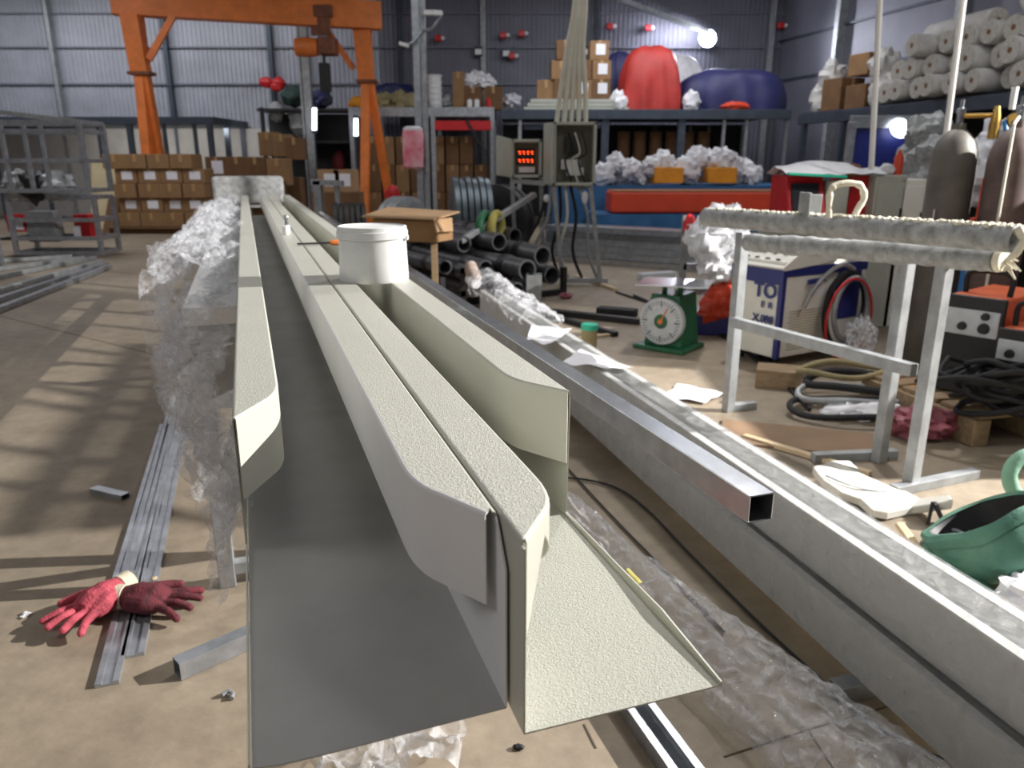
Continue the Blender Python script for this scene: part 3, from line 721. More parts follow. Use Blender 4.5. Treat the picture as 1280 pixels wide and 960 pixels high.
a = Vector((pA.x + .07, y0 - .1, .9)); w_ = xm - pA.x - .14
part(MB().add([(pA.x + .06, y0 - .125, .885), (xm - .05, y0 - .125, .885), (xm - .05, y0 - .005, 1.14), (pA.x + .06, y0 - .005, 1.14), (pA.x + .06, y0 - .09, .88), (xm - .05, y0 - .09, .88), (xm - .05, y0 + .035, 1.14), (pA.x + .06, y0 + .035, 1.14)], [(0, 1, 2, 3), (7, 6, 5, 4), (0, 4, 5, 1), (1, 5, 6, 2), (2, 6, 7, 3), (3, 7, 4, 0)]), 'screen', 'screen', t)
part(MB().box(((xm + pB.x) / 2 + .12, y0 + .25, 1.02), (pB.x - xm - .2, .4, .36)), 'side_module', 'red', t, bevel=.012)
part(MB().box((xm + .1, y0 + .12, 1.0), (.17, .3, .32)), 'grey_module', 'box_grey', t, bevel=.008)
a = D(1030, 208, y0 - .02)
solo(MB().grid(lambda i, j: Vector((pA.x - .02 + .78 * i, y0 - .1 + .5 * j, 1.215 + .09 * math.sin(math.pi * j) * (.5 + .5 * math.sin(math.pi * min(1, i * 1.15))) + .03 * noise.noise(Vector((i * 5, j * 4, 1))))), 30, 16), 'plastic_cover', 'white_bag', 'pale plastic cover heaped on top of the red console', 'plastic cover', smooth=True)
solo(MB().bar(D(985, 217, y0 - .12), D(1058, 221, y0 - .12), .04, .02), 'green_strip', 'teal', 'thin green strip along the edge of the pale cover on the red console', 'strip', bevel=.003)
for a, b, m, lab in (((1098, 219), (1128, 290), 'box_grey', 'dull grey cabinet standing right of the red console'), ((1129, 224), (1154, 290), 'machine_white', 'narrow pale cabinet standing between the grey cabinet and the gas cylinder')):
    p, q = D(*a, y0 - .1), D(*b, y0 - .1)
    t = thing('electric_cabinet', lab, 'cabinet', ((p.x + q.x) / 2, y0, 0))
    part(MB().box(((p.x + q.x) / 2, y0 + .1, p.z / 2), (q.x - p.x, .35, p.z)), 'cabinet_body', m, t, bevel=.012)
    part(MB().box(((p.x + q.x) / 2, y0 - .085, p.z - .35), ((q.x - p.x) * .86, .02, .6)), 'door', m, t, bevel=.006)
    part(MB().bar((q.x - .04, y0 - .105, p.z - .35), (q.x - .04, y0 - .105, p.z - .25), .012), 'handle', 'black', t)
# bits on the cabinets
for px, py, r_, m, nm, lab in ((1067, 206, .05, 'rust', 'brush_roll', 'rusty roll on the pale cover at the right end of the red console'), (1123, 205, .045, 'redorange', 'spray_can', 'rusty red can standing on the grey cabinet'), (1108, 214, .05, 'white_bag', 'rag', 'crumpled pale rag on the grey cabinet')):
    c = D(px, py, y0 + .05)
    if nm == 'spray_can': solo(MB().lathe([(.035, -.05), (.035, .09), (.02, .11), (.012, .14)], Vector((c.x, c.y, 1.2 + .05)), 16), nm, m, lab, 'can', smooth=True)
    else: solo(MB().blob(Vector((c.x, c.y, 1.24)), (r_ * 1.3, r_, r_), .3, 2, 3), nm, m, lab, 'roll' if nm == 'brush_roll' else 'rag', smooth=True)
# gas cylinders
def cyl(px, Y, m, label, gauge):
    x = D(px, 200, Y).x; c = Vector((x, Y, 0)); t = thing('gas_cylinder', label, 'gas cylinder', c, 'gas cylinders')
    part(MB().lathe([(.0, 0), (.118, 0), (.126, .02), (.126, 1.30), (.12, 1.36), (.1, 1.42), (.065, 1.465), (.04, 1.485), (.038, 1.52), (0, 1.52)], c, 36), 'cylinder_body', m, t, smooth=True)
    part(MB().lathe([(.02, 1.515), (.02, 1.57), (.028, 1.575), (.028, 1.60), (.012, 1.605), (.012, 1.65)], c, 16), 'valve', 'galv_shiny', t, smooth=True)
    if gauge:
        g = c + Vector((.16, -.08, 1.53))
        part(MB().tube([c + Vector((.02, 0, 1.56)), g + Vector((0, .03, .03))], .014, 10).lathe([(.028, -.1), (.03, -.03), (.024, .03), (.014, .08)], g, 16), 'regulator', 'brass', t, smooth=True)
        part(MB().lathe([(0, -.012), (.04, -.012), (.04, .012), (0, .012)], g + Vector((.09, -.03, .0)), 20, Matrix.Rotation(R(90), 3, 'X')), 'gauge', 'brass', t, smooth=True)
        part(MB().lathe([(.016, 0), (.018, .12)], g + Vector((.07, -.02, .06)), 12), 'flow_tube', 'white_plastic', t, smooth=True)
        part(MB().tube(curve_pts([g + Vector((.04, -.02, -.0)), g + Vector((.05, -.04, -.08)), g + Vector((.03, -.05, -.18))], 12), .012, 8), 'hose_end', 'sky_blue', t, smooth=True)
    return t, c
t, c = cyl(1192, 4.7, 'cylinder_grey', 'grey gas cylinder with a brass regulator behind the pipe bench', True)
part(MB().box(c + Vector((-.11, -.08, 1.0)), (.004, .06, .06), R(-35)), 'sticker', 'paper', t)
t, c = cyl(1266, 4.45, 'cylinder_brown', 'brown gas cylinder at the right edge beside the grey one', False)
part(MB().tube([c + Vector((-.02, -.02, 1.54)), c + Vector((-.09, -.1, 1.5)), c + Vector((-.1, -.12, 1.0)), c + Vector((-.1, -.12, .4))], .008, 8), 'thin_hose', 'cable_grey', t, smooth=True)
a = D(1232, 222, 4.9); b = D(1222, 276, 4.9)
t = thing('red_bracket', 'red metal clamp upright between the two gas cylinders', 'clamp', (a.x, 4.9, b.z))
part(MB().bar(a, b, .022, .03).bar(a, a + Vector((.05, 0, -.004)), .022).bar(b + Vector((-.04, 0, 0)), b + Vector((.05, 0, 0)), .05, .04), 'clamp_frame', 'redorange', t, bevel=.004)
part(MB().bar(a + Vector((.05, 0, .0)), b + Vector((.04, 0, .03)), .03, .035), 'clamp_plate', 'machine_white', t, bevel=.003)
part(MB().bar(b, Vector((b.x, b.y, 0)), .03), 'stem', 'galv_dull', t)

# ================================================================ ORANGE WELDER
def welder(px, pz_top, Y, w, d, h, label, front_only=False, rz=R(-52)):
    x = D(px, 420, Y).x; c = Vector((x, Y, .16)); m3 = Matrix.Rotation(rz, 3, 'Z'); t = thing('welder', label, 'welding machine', c)
    def L(a, b, z): return c + m3 @ Vector((a, b, z))
    part(MB().box(L(0, d / 2, h / 2), (w, d, h), rz), 'housing', 'welder_orange', t, bevel=.015)
    part(MB().box(L(0, -.012, h / 2), (w * 1.02, .03, h * 1.0), rz), 'front_panel', 'black', t, bevel=.008)
    part(MB().box(L(0, -.03, h * .74), (w * .9, .012, h * .26), rz), 'control_plate', 'dial', t, bevel=.004)
    for a, r_ in ((-.04, .022), (.06, .028), (.06, .02)):
        zz = h * (.70 if r_ != .02 else .82)
        part(MB().lathe([(r_, 0), (r_ * .8, .022)], L(a, -.036, zz), 16, m3 @ Matrix.Rotation(R(90), 3, 'X')), 'knob', 'black', t, smooth=True)
    mb = MB()
    for k in range(7): mb.box(L(w / 2 + .002, d * (.22 + .09 * k), h * .3), (.006, .02, h * .34), rz)
    part(mb, 'vent_slots', 'black', t)
    hp = curve_pts([L(-w * .38, .1, h), L(-w * .36, .1, h + .1), L(w * .0, .1, h + .115), L(w * .36, .1, h + .1), L(w * .38, .1, h)], 24)
    part(MB().tube(hp, .013, 10), 'carry_handle', 'rubber', t, smooth=True)
    for a in (-.06, .07):
        part(MB().lathe([(.03, 0), (.026, .03)], L(a, -.03, h * .2), 16, m3 @ Matrix.Rotation(R(90), 3, 'X')), 'socket', 'rubber', t, smooth=True)
    return t
welder(1215, 345, 3.75, .27, .5, .5, 'orange welder with a black front panel on the wooden pallet')
t = welder(1282, 415, 3.5, .22, .42, .38, 'black-fronted welder cut by the right edge of the view')
pa = G(1250, 556)
t = thing('wooden_pallet', 'low wooden pallet under the welders and black cables', 'pallet', pa)
rz = R(14); m3 = Matrix.Rotation(rz, 3, 'Z')
def PL(a, b, z): return pa + m3 @ Vector((a, b, z))
for k in range(6): part(MB().box(PL(.26, .06 + k * .135, .145), (.8, .11, .022), rz), 'deck_board', 'wood', t, bevel=.003)
for k in range(3): part(MB().box(PL(-.12 + k * .36, .4, .068), (.09, .8, .13), rz), 'bearer', 'wood', t, bevel=.003)
c = D(1222, 322, 5.2)
solo(MB().box((c.x, c.y, c.z / 2 + .02), (.13, .12, c.z), .2).box((c.x, c.y - .02, c.z + .06), (.1, .1, .08), .2), 'blue_case', 'sky_blue', 'bright blue case glimpsed behind the orange welder handle', 'case', bevel=.006)
c = D(1205, 358, 3.95)
# tangle of black cables
random.seed(12)
for k in range(14):
    cx, cy = PL(-.12 + .45 * random.random(), .02 + .12 * random.random(), 0).xy; r0 = random.uniform(.13, .24); n = 36; ph = random.random() * 6
    z0 = .175 + .016 * k
    pts = [Vector((cx + r0 * (1 + .18 * math.sin(3 * a + ph)) * math.cos(a), cy - .03 + r0 * .55 * math.sin(a), z0 + .03 * math.sin(2 * a + ph) + .0)) for a in [2 * math.pi * i / n for i in range(n)]]
    solo(MB().tube(pts, random.uniform(.011, .017), 8, True), 'welding_cable', 'rubber', 'loop of black welding cable heaped on the pallet before the welders', 'cable', 'black welding cables on the pallet', smooth=True)
# coiled hose by the bench
for k, (cx, cy, rx, ry, z0, tl, m, lab) in enumerate(((1068, 488, .30, .17, .045, .0, 'rubber', 'outermost black cable coil on the floor behind the pipe bench leg'), (1062, 478, .25, .15, .085, .2, 'galv_dull', 'grey cable coil lying over the black one behind the pipe bench'), (1075, 470, .27, .16, .12, .1, 'rubber', 'black cable coil on top of the floor heap behind the pipe bench'), (1050, 462, .22, .12, .155, .15, 'khaki', 'tan cable coil on top of the floor heap behind the pipe bench'))):
    c = G(cx, cy + 32); rx *= 1.15; ry *= 1.1; n = 48
    pts = [c + Vector((rx * math.cos(a), ry * math.sin(a), z0 + .04 * tl * math.sin(a + 1) + .012 * math.sin(3 * a + k))) for a in [2 * math.pi * i / n for i in range(n)]]
    solo(MB().tube(pts, .017 if k != 2 else .022, 9, True), 'cable_coil', m, lab, 'cable', smooth=True)
c = G(1078, 522)
solo(MB().blob(c + Vector((0, 0, .04)), (.2, .09, .05), .4, 3, 31, 28, 14), 'rag', 'white_bag', 'white rag lying inside the cable coils behind the pipe bench', 'rag', smooth=True)
c = G(975, 487)
solo(MB().box(c + Vector((.02, .1, .055)), (.26, .2, .11), R(-20)), 'wooden_block', 'wood', 'wooden block on the floor at the front corner of the white machine', 'wood block', bevel=.006)
c = G(965, 520)
solo(MB().box(G(1000, 548, .006), (.75, .34, .012), R(-18)), 'plywood_sheet', 'ply', 'brown board lying flat on the floor under the pipe bench', 'board', bevel=.002)
solo(MB().bar(G(930, 545, .012), G(1088, 592, .012), .035, .02), 'timber_batten', 'wood_pale', 'pale wooden slat on the floor in front of the brown board', 'slat', bevel=.002)
c = G(1152, 548)
solo(MB().blob(c + Vector((0, .02, .075)), (.15, .11, .085), .45, 2.6, 17, 36, 20, flat=.073), 'plastic_bag', 'pink_bag', 'crumpled pinkish-red plastic bag behind the right leg of the pipe bench', 'plastic bag', smooth=True)
c = G(1140, 520); solo(MB().blob(c + Vector((0, .04, .13)), (.025, .025, .03), .2, 2, 2, 12, 8), 'yellow_scrap', 'yellow_box', 'small yellow scrap behind the pinkish-red bag', 'scrap', smooth=True)
mat('foam_board', (206, 204, 196), .6, var=.05)
# curved white foam piece
def bez(f):  # outline of the panel in floor pixels
    pass
out = [(1016, 583), (1040, 575), (1062, 575), (1080, 592), (1105, 610), (1132, 613), (1150, 622), (1187, 618), (1192, 626), (1140, 633), (1110, 640), (1090, 636), (1075, 622), (1050, 613), (1028, 598)]
def foamz(px): return .05 + .045 * math.cos((px - 1016) / 176 * 5.0)
mb = MB(); n = len(out)
tp = [G(x, y, .0) for x, y in out]
tv = []
for (x, y) in out:
    z = foamz(x); p = G(x, y, z + .03); tv.append(p)
mb.add(tv + [v - Vector((0, 0, .035)) for v in tv], [tuple(range(n)), tuple(range(2 * n - 1, n - 1, -1))] + [(i, n + i, n + (i + 1) % n, (i + 1) % n) for i in range(n)])
t = thing('foam_cushion', 'white curved padded board on the floor before the pipe bench', 'padded board', G(1085, 625))
part(mb, 'board', 'foam_board', t, bevel=.006)
part(MB().tube(curve_pts([G(1032, 594, foamz(1032) + .04), G(1062, 606, foamz(1062) + .04), G(1098, 613, foamz(1098) + .05), G(1120, 613, foamz(1120) + .05)], 20), .006, 8), 'seam_cord', 'dial', t, smooth=True)
for a, b in (((1166, 628), (1160, 655)), ((1168, 628), (1186, 668))):
    part(MB().bar(G(a[0], a[1], .07), G(*b, .005), .012), 'leg', 'black_steel', t)
# green canvas bag
c = G(1236, 738); t = thing('canvas_bag', 'dark green canvas bag lying open with a black inside, lower right', 'bag', c)
mx = Matrix.Rotation(R(28), 3, 'Z')
bax = Vector((-.42, .40, .80)).normalized().to_track_quat('Z', 'Y').to_matrix(); bc = c + Vector((.04, .07, .125))
def wob(mb, k):
    for v in mb.v:
        v += Vector((noise.noise(v * 9), noise.noise(v * 9 + Vector((5, 0, 0))), noise.noise(v * 9 + Vector((0, 5, 0))))) * k
        v.z = max(v.z, .006)
    return mb
part(wob(MB().lathe([(0, -.1), (.07, -.1), (.13, -.075), (.165, -.02), (.175, .04), (.17, .085)], bc, 44, bax, False), .018), 'bag_body', 'canvas_green', t, smooth=True)
part(wob(MB().lathe([(.172, .06), (.184, .062), (.188, .09), (.178, .105), (.16, .1)], bc, 44, bax, False), .018), 'rim_band', 'canvas_green', t, smooth=True)
part(wob(MB().lathe([(.163, .096), (.16, .04), (.14, -.03), (.08, -.07), (0, -.075)], bc, 44, bax, False), .014), 'lining', 'black', t, smooth=True)
lip_ = [G(1156, 688, .02), G(1168, 700, .022), G(1190, 716, .025), G(1225, 738, .028), G(1240, 752, .03)]
part(MB().tube(curve_pts(lip_, 20), .03, 10), 'lower_flap', 'canvas_green', t, smooth=True)
for k in range(4):
    cc = G(1178 + k * 7, 684 - k * 3, .06); n = 20
    pts = [cc + mx @ Vector((.01 * k, .075 * math.cos(R(180 * i / n)), .075 * math.sin(R(180 * i / n)))) - Vector((0, 0, .04)) for i in range(n + 1)]
    part(MB().tube(pts, .007, 7), 'inner_ring', 'galv_dull' if k % 2 == 0 else 'rubber', t, smooth=True)
c2 = G(1290, 676, .0) + Vector((.06, .12, .19))
n = 30; mb = MB()
pts = [c2 + Vector((.1 * math.cos(2 * math.pi * i / n), .03 * math.sin(2 * math.pi * i / n), .085 * math.sin(2 * math.pi * i / n))) for i in range(n)]
mb.tube(pts, .026, 10, True); mb.bar(c2 + Vector((-.05, 0, .04)), c2 + Vector((.06, 0, -.03)), .02, .012)
mb.bar(c2 + Vector((.02, .01, -.06)), c2 + Vector((.02, .04, -.23)), .06, .05)
solo(mb, 'mask_frame', 'canvas_lime', 'pale green open frame standing behind the dark green bag at the right edge', 'mask frame', smooth=True)
c = G(1277, 775, .0)
solo(MB().blob(c + Vector((.05, .0, .06)), (.13, .09, .075), .45, 3, 41, 30, 16, flat=.058), 'cloth', 'white_bag', 'crumpled white cloth under the green bag at the right edge', 'cloth', smooth=True)
for k, (a, b) in enumerate((((1124, 655), (1150, 690)), ((1110, 668), (1142, 690)))):
    solo(MB().bar(G(*a, .03 + .02 * (k == 0)), G(*b, .015 + .02 * (k == 0)), .03, .018), 'wood_offcut', 'wood_pale', ('upper', 'lower')[k] + ' pale wood offcut by the left tip of the green bag', 'wood offcut', 'pale wood offcuts', bevel=.003)

# ================================================================ SCALE
sc0 = G(826, 438); t = thing('spring_scale', 'green dial scale with a flat steel tray on the floor', 'scale', sc0)
rz = R(-38); m3 = Matrix.Rotation(rz, 3, 'Z')
def S(a, b, z): return sc0 + m3 @ Vector((a, b, z))
part(MB().box(S(0, .12, .018), (.4, .36, .03), rz), 'base_plate', 'green', t, bevel=.006)
part(MB().add([S(a, b, z) for z, w in ((.03, .15), (.40, .11)) for a, b in ((-w, .02), (w, .02), (w, .3), (-w, .3))], [(3, 2, 1, 0), (4, 5, 6, 7), (0, 1, 5, 4), (1, 2, 6, 5), (2, 3, 7, 6), (3, 0, 4, 7)]), 'scale_body', 'green', t, bevel=.01)
ax = m3 @ Matrix.Rotation(R(90), 3, 'X')
dc = S(0, -.0, .215)
part(MB().lathe([(.165, -.03), (.17, .0), (.17, .02), (.16, .028), (0, .028)], dc, 48, ax), 'dial_face', 'dial', t, smooth=True, bevel=.002)
mb = MB()
for k in range(40):
    a = 2 * math.pi * k / 40; v = m3 @ Vector((math.cos(a), 0, math.sin(a))); r1 = .12 if k % 5 else .105
    mb.bar(dc + v * r1 + m3 @ Vector((0, -.029, 0)), dc + v * .148 + m3 @ Vector((0, -.029, 0)), .004 if k % 5 else .008, .002, m3 @ Vector((0, 1, 0)))
part(mb, 'tick_marks', 'black_steel', t)
part(MB().lathe([(.052, .028), (.05, .034), (0, .034)], dc, 28, ax), 'dial_center', 'green', t, smooth=True)
part(MB().lathe([(.02, .034), (.018, .042), (0, .042)], dc, 18, ax).bar(dc + m3 @ Vector((0, -.036, 0)), dc + m3 @ Vector((.05, -.036, .1)), .008, .003, m3 @ Vector((0, 1, 0))), 'pointer', 'orange', t)
part(MB().bar(S(-.06, .13, .4), S(-.06, .13, .47), .03).bar(S(.06, .13, .4), S(.06, .13, .47), .03), 'tray_post', 'green', t)
part(MB().box(S(.02, .13, .476), (.5, .4, .008), rz + R(18)), 'tray', 'galv_shiny', t, bevel=.002)
c = G(870, 372) ; c = D(905, 362, 5.9)
solo(MB().blob(Vector((c.x, 5.9, .28)), (.14, .12, .12), .4, 2.5, 8, 30, 18).blob(Vector((c.x - .08, 5.85, .2)), (.12, .1, .1), .4, 2.5, 9, 24, 14), 'orange_cloth', 'redorange', 'crumpled orange-red cloth on the navy case beside the scale', 'cloth', smooth=True)
solo(MB().box((c.x - .02, 5.95, .08), (.5, .3, .16), -.2), 'navy_case', 'blue', 'low navy case on the floor behind the scale', 'case', bevel=.01)
for k, (px, py, rx, rz_, sd) in enumerate(((888, 300, .2, .18, 4), (905, 290, .22, .2, 5), (895, 335, .14, .12, 6), (915, 330, .12, .13, 7))):
    c = D(px, py, 5.9)
    solo(MB().blob(c, (rx * .9, .15, rz_), .35, 2.6, sd, 28, 18), 'plastic_bag', 'white_bag' if k != 1 else 'film_milky', ('pale plastic bag hanging left of the bench pipe end', 'clear plastic bag behind the left end of the bench pipe', 'lower left pale plastic bag over the orange-red cloth', 'small pale plastic bag by the white machine front')[k], 'plastic bag', 'plastic bags behind the left end of the bench', smooth=True)
solo(MB().blob(D(862, 283, 6.0), (.05, .05, .09), .3, 2, 3), 'red_cloth', 'red', 'small bright red cloth beside the hanging pale plastic bags', 'cloth', smooth=True)
c = D(890, 375, 5.9)
solo(MB().bar((c.x + .02, 6.1, 0), (c.x + .02, 6.1, .95), .06).bar((c.x - .2, 6.1, .5), (c.x + .25, 6.1, .5), .05).bar((c.x - .2, 6.1, .3), (c.x + .25, 6.1, .3), .05).bar((c.x - .2, 6.1, 0), (c.x - .2, 6.1, .9), .05).bar((c.x + .25, 6.1, 0), (c.x + .25, 6.1, .9), .05), 'bag_stand', 'galv_dull', 'grey rack holding the pale plastic bags behind the scale', 'rack')
# teal lidded can, dark bars
c = G(736, 440); t = thing('glue_can', 'khaki can with a teal lid on the floor before the scale', 'can', c)
part(MB().lathe([(0, 0), (.055, 0), (.056, .17), (0, .17)], c, 28), 'can_body', 'khaki', t, smooth=True)
part(MB().lathe([(.061, .165), (.061, .2), (.055, .205), (0, .205)], c, 28), 'can_lid', 'teal', t, smooth=True)
def fb(a, b, w, h, z, m, name, label, cat): return solo(MB().bar(G(*a, z + h / 2), G(*b, z + h / 2), w, h), name, m, label, cat, bevel=.003)
fb((690, 390), (800, 402), .07, .05, 0, 'black_steel', 'dark_bar', 'dark flat bar on the floor left of the scale', 'steel bar')
fb((655, 385), (770, 418), .05, .04, 0, 'black_steel', 'dark_bar', 'longer dark bar on the floor running to the teal-lidded can', 'steel bar')
fb((748, 388), (795, 392), .13, .07, .0, 'rubber', 'dark_case', 'short black case on the floor left of the scale dial', 'case')
fb((705, 425), (765, 418), .04, .02, .0, 'wood_pale', 'timber_batten', 'short pale slat on the floor beside the teal-lidded can', 'slat')
fb((720, 345), (770, 362), .05, .03, .0, 'wood_pale', 'timber_batten', 'weathered slat on the floor at the feet of the control box stand', 'slat')
c = G(707, 373); solo(MB().blob(c + Vector((0, 0, .03)), (.07, .05, .03), .3, 2, 5), 'red_rag', 'pink_bag', 'small reddish rag on the floor below the control box stand', 'rag', smooth=True)
solo(MB().bar(G(800, 346, .04), G(842, 343, .04), .12, .08), 'foam_block', 'dial', 'small pale block on the floor before the galvanised tube stack', 'block', bevel=.01)
for k in range(4):
    solo(MB().tube(curve_pts([G(770 + 22 * k, 365 + 4 * k, .01), G(850 + 18 * k, 392 + 9 * k, .01), G(930 + 12 * k, 425 + 14 * k, .01), G(985 + 9 * k, 470 + 14 * k, .01)], 24), .011, 7), 'floor_cable', 'rubber', ORD[k] + ' dark cable from the scale, crossing the floor towards the bench leg', 'cable', 'cables across the floor', smooth=True)

# ================================================================ BLACK PIPES
t0 = Vector((-.5, .84, 0)).normalized()
ends = [(655, 330, 6.9, .095), (675, 315, 7.15, .095), (690, 344, 7.35, .09), (643, 357, 6.85, .085), (612, 330, 7.2, .08), (625, 312, 7.5, .085), (598, 345, 7.0, .07), (585, 318, 7.6, .08), (560, 335, 7.2, .07), (668, 362, 7.2, .07), (610, 362, 6.9, .06), (640, 298, 7.9, .08)]
pos = ('nearest big pipe at the top of the stack', 'pipe resting behind the nearest big one', 'rightmost pipe of the stack', 'lowest front pipe of the stack', 'pipe left of the nearest big one', 'pipe in the second layer, left of the top', 'small pipe low in the stack beside the shoe', 'pipe under the carton bundle', 'leftmost pipe beside the trough', 'low pipe behind the grey upright block', 'thin pipe at the bottom by the shoe', 'furthest pipe at the back of the stack')
tp_ = Vector((t0.y, -t0.x, 0)); q2 = []
for px, py, Y, r_ in ends:
    a = D(px, py, Y); q2.append([a.dot(tp_), max(a.z, r_ * 1.13 + .065), a.dot(t0), r_ * 1.14])
for it in range(400):
    for i in range(len(q2)):
        for j in range(i):
            dx, dz = q2[i][0] - q2[j][0], q2[i][1] - q2[j][1]; dd_ = math.hypot(dx, dz) or 1e-4; mn = q2[i][3] + q2[j][3] + .002
            if dd_ < mn:
                f = (mn - dd_) / dd_ / 2
                q2[i][0] += dx * f; q2[i][1] += dz * f; q2[j][0] -= dx * f; q2[j][1] -= dz * f
        q2[i][1] = max(q2[i][1], q2[i][3] + .065)
for k, (px, py, Y, r_) in enumerate(ends):
    a = tp_ * q2[k][0] + t0 * q2[k][2] + Vector((0, 0, q2[k][1])); b = a + t0 * (2.6 - .12 * k)
    t = thing('black_pipe', 'black steel tube: ' + pos[k], 'pipe', (a.x, a.y, a.z - r_), 'black pipes on the floor')
    part(MB().pipe(a, b, r_, r_ * .8, 24), 'tube', 'pipe_black', t, smooth=True)
    for f in (.32, .95, 1.6):
        q = a + t0 * f; part(MB().pipe(q, q + t0 * .09, r_ * 1.13, r_ * 1.0, 24), 'coupling', 'black', t, smooth=True)
pr_ = thing('pipe_rack', 'dark steel rack under the black pipes', 'rack', (.1, 7.4, 0))
for f in (.25, 1.3, 2.2):
    q = Vector((.12, 7.2, 0)) + t0 * f; sd = Vector((t0.y, -t0.x, 0))
    part(MB().bar(q - sd * .75 + up * .03, q + sd * .62 + up * .03, .07, .06), 'cross_bar', 'black_steel', pr_)
    for e_ in (-.75, .62): part(MB().bar(q + sd * e_, q + sd * e_ + up * (.28 if e_ != -.2 else .06), .05, .05, t0), 'upright', 'black_steel', pr_)
c = G(667, 386); solo(MB().sqtube(c, c + up * .32, .14, .006), 'grey_block', 'galv_dull', 'grey square tube offcut standing upright before the black pipes', 'steel offcut', bevel=.004)
# shoe on the rack
c = D(592, 342, 6.45); t = thing('work_shoe', 'worn pale shoe propped on the black pipe rack', 'shoe', c - Vector((0, 0, .06)))
part(MB().tube([c + Vector((-.03, .1, .06)), c + Vector((-.02, .05, .02)), c, c + Vector((.02, -.06, -.035)), c + Vector((.025, -.09, -.045))], [.05, .058, .055, .05, .025], 14), 'upper', 'shoe', t, smooth=True)
part(MB().tube([c + Vector((-.03, .06, -.05)), c + Vector((.01, -.03, -.07)), c + Vector((.025, -.09, -.075))], [.05, .052, .04], 12), 'sole', 'paper', t, smooth=True)
solo(MB().bar((c.x - .1, 6.6, 0), (c.x - .1, 6.6, .42), .05).bar((c.x + .12, 6.6, 0), (c.x + .12, 6.6, .42), .05).bar((c.x - .12, 6.6, .40), (c.x + .14, 6.6, .40), .05).bar((c.x - .12, 6.6, .2), (c.x + .14, 6.6, .2), .05), 'small_stand', 'black_steel', 'small black stand under the worn shoe', 'stand')
# cardboard bundle
a = D(470, 277, 6.75); b = D(560, 277, 6.45); zc = .79
t = thing('cardboard_bundle', 'long brown cardboard carton lying open above the black pipes behind the pail', 'carton', ((a.x + b.x) / 2, 6.6, .66))
rz = math.atan2(b.y - a.y, b.x - a.x); m3 = Matrix.Rotation(rz, 3, 'Z'); cc = Vector(((a.x + b.x) / 2, 6.6, .66))
def K(x, y, z): return cc + m3 @ Vector((x, y, z))
part(MB().box(K(0, .02, .09), (.62, .3, .18), rz), 'carton_body', 'card', t, bevel=.008)
part(MB().add([K(-.4, -.16, .2), K(.33, -.18, .2), K(.36, .2, .24), K(-.36, .2, .26), K(-.4, -.16, .188), K(.33, -.18, .188), K(.36, .2, .228), K(-.36, .2, .248)], [(0, 1, 2, 3), (7, 6, 5, 4), (0, 4, 5, 1), (1, 5, 6, 2), (2, 6, 7, 3), (3, 7, 4, 0)]), 'top_flap', 'card_light', t)
part(MB().add([K(.31, -.14, .19), K(.37, -.2, .10), K(.35, .1, .08), K(.31, .16, .19), K(.3, -.14, .18), K(.355, -.2, .09), K(.335, .1, .07), K(.3, .16, .18)], [(0, 1, 2, 3), (7, 6, 5, 4), (0, 4, 5, 1), (1, 5, 6, 2), (2, 6, 7, 3), (3, 7, 4, 0)]), 'side_flap', 'card_light', t)
for x in (-.22, .22):
    solo(MB().bar(K(x, 0, -.66), K(x, 0, 0), .05).bar(K(x, -.12, -.64), K(x, .12, -.64), .05, .04), 'prop_post', 'wood', ('left', 'right')[x > 0] + ' wooden prop under the long open carton', 'prop', 'props under the open carton')
# coils
mat('galv_coil', (120, 130, 136), .35, .8, var=.2)
def coil(c, r_, w_, n, m, label, rz, ri=.45):
    t = thing('strip_coil', label, 'steel coil', Vector((c.x, c.y, 0)), 'coils of steel strip')
    mm = Matrix.Rotation(rz, 3, 'Z') @ Matrix.Rotation(R(90), 3, 'Y'); c = Vector((c.x, c.y, r_ + .002))
    for k in range(n):
        z0 = (k - n / 2) * w_ / n; z1 = z0 + w_ / n * .86; rr = r_ * (1 - .03 * (k % 2))
        if k == 0: rr = r_
        prof = [(rr * ri, z0), (rr * .97, z0), (rr, z0 + .006), (rr, z1 - .006), (rr * .97, z1), (rr * ri, z1), (rr * ri, z0)]
        part(MB().lathe(prof, c, 44, mm), 'coil_ring', m, t, smooth=True)
coil(D(437, 262, 8.6), .44, .36, 6, 'black_steel', 'dark steel strip coil standing between the trough and the open carton', R(12))
coil(D(588, 245, 10.4), .56, .5, 6, 'galv_coil', 'bright galvanised strip coil standing behind the open carton', R(10))
coil(D(625, 250, 11.2), .5, .3, 3, 'black_steel', 'dark coil behind the bright galvanised one', R(60))
coil(D(503, 250, 11.0), .42, .3, 3, 'galv_dull', 'grey coil on the floor beside the galvanised post', R(-35))
c = D(606, 285, 7.9); n = 30
for k, (dx, m, lab) in enumerate(((0, 'green', 'green hose ring standing behind the black pipes'), (.12, 'olive', 'yellowish hose ring beside the green one behind the black pipes'))):
    pts = [c + Vector((dx + .05 * math.cos(a), .13 * math.cos(a), .14 * math.sin(a))) for a in [2 * math.pi * i / n for i in range(n)]]
    solo(MB().tube(pts, .045, 10, True), 'hose_ring', m, lab, 'hose', smooth=True)
solo(MB().bar(D(575, 302, 7.6), D(668, 243, 8.3), .07, .05), 'slanted_bar', 'galv_dull', 'grey bar slanting from the black pipes up to the left control box', 'steel bar', bevel=.004)

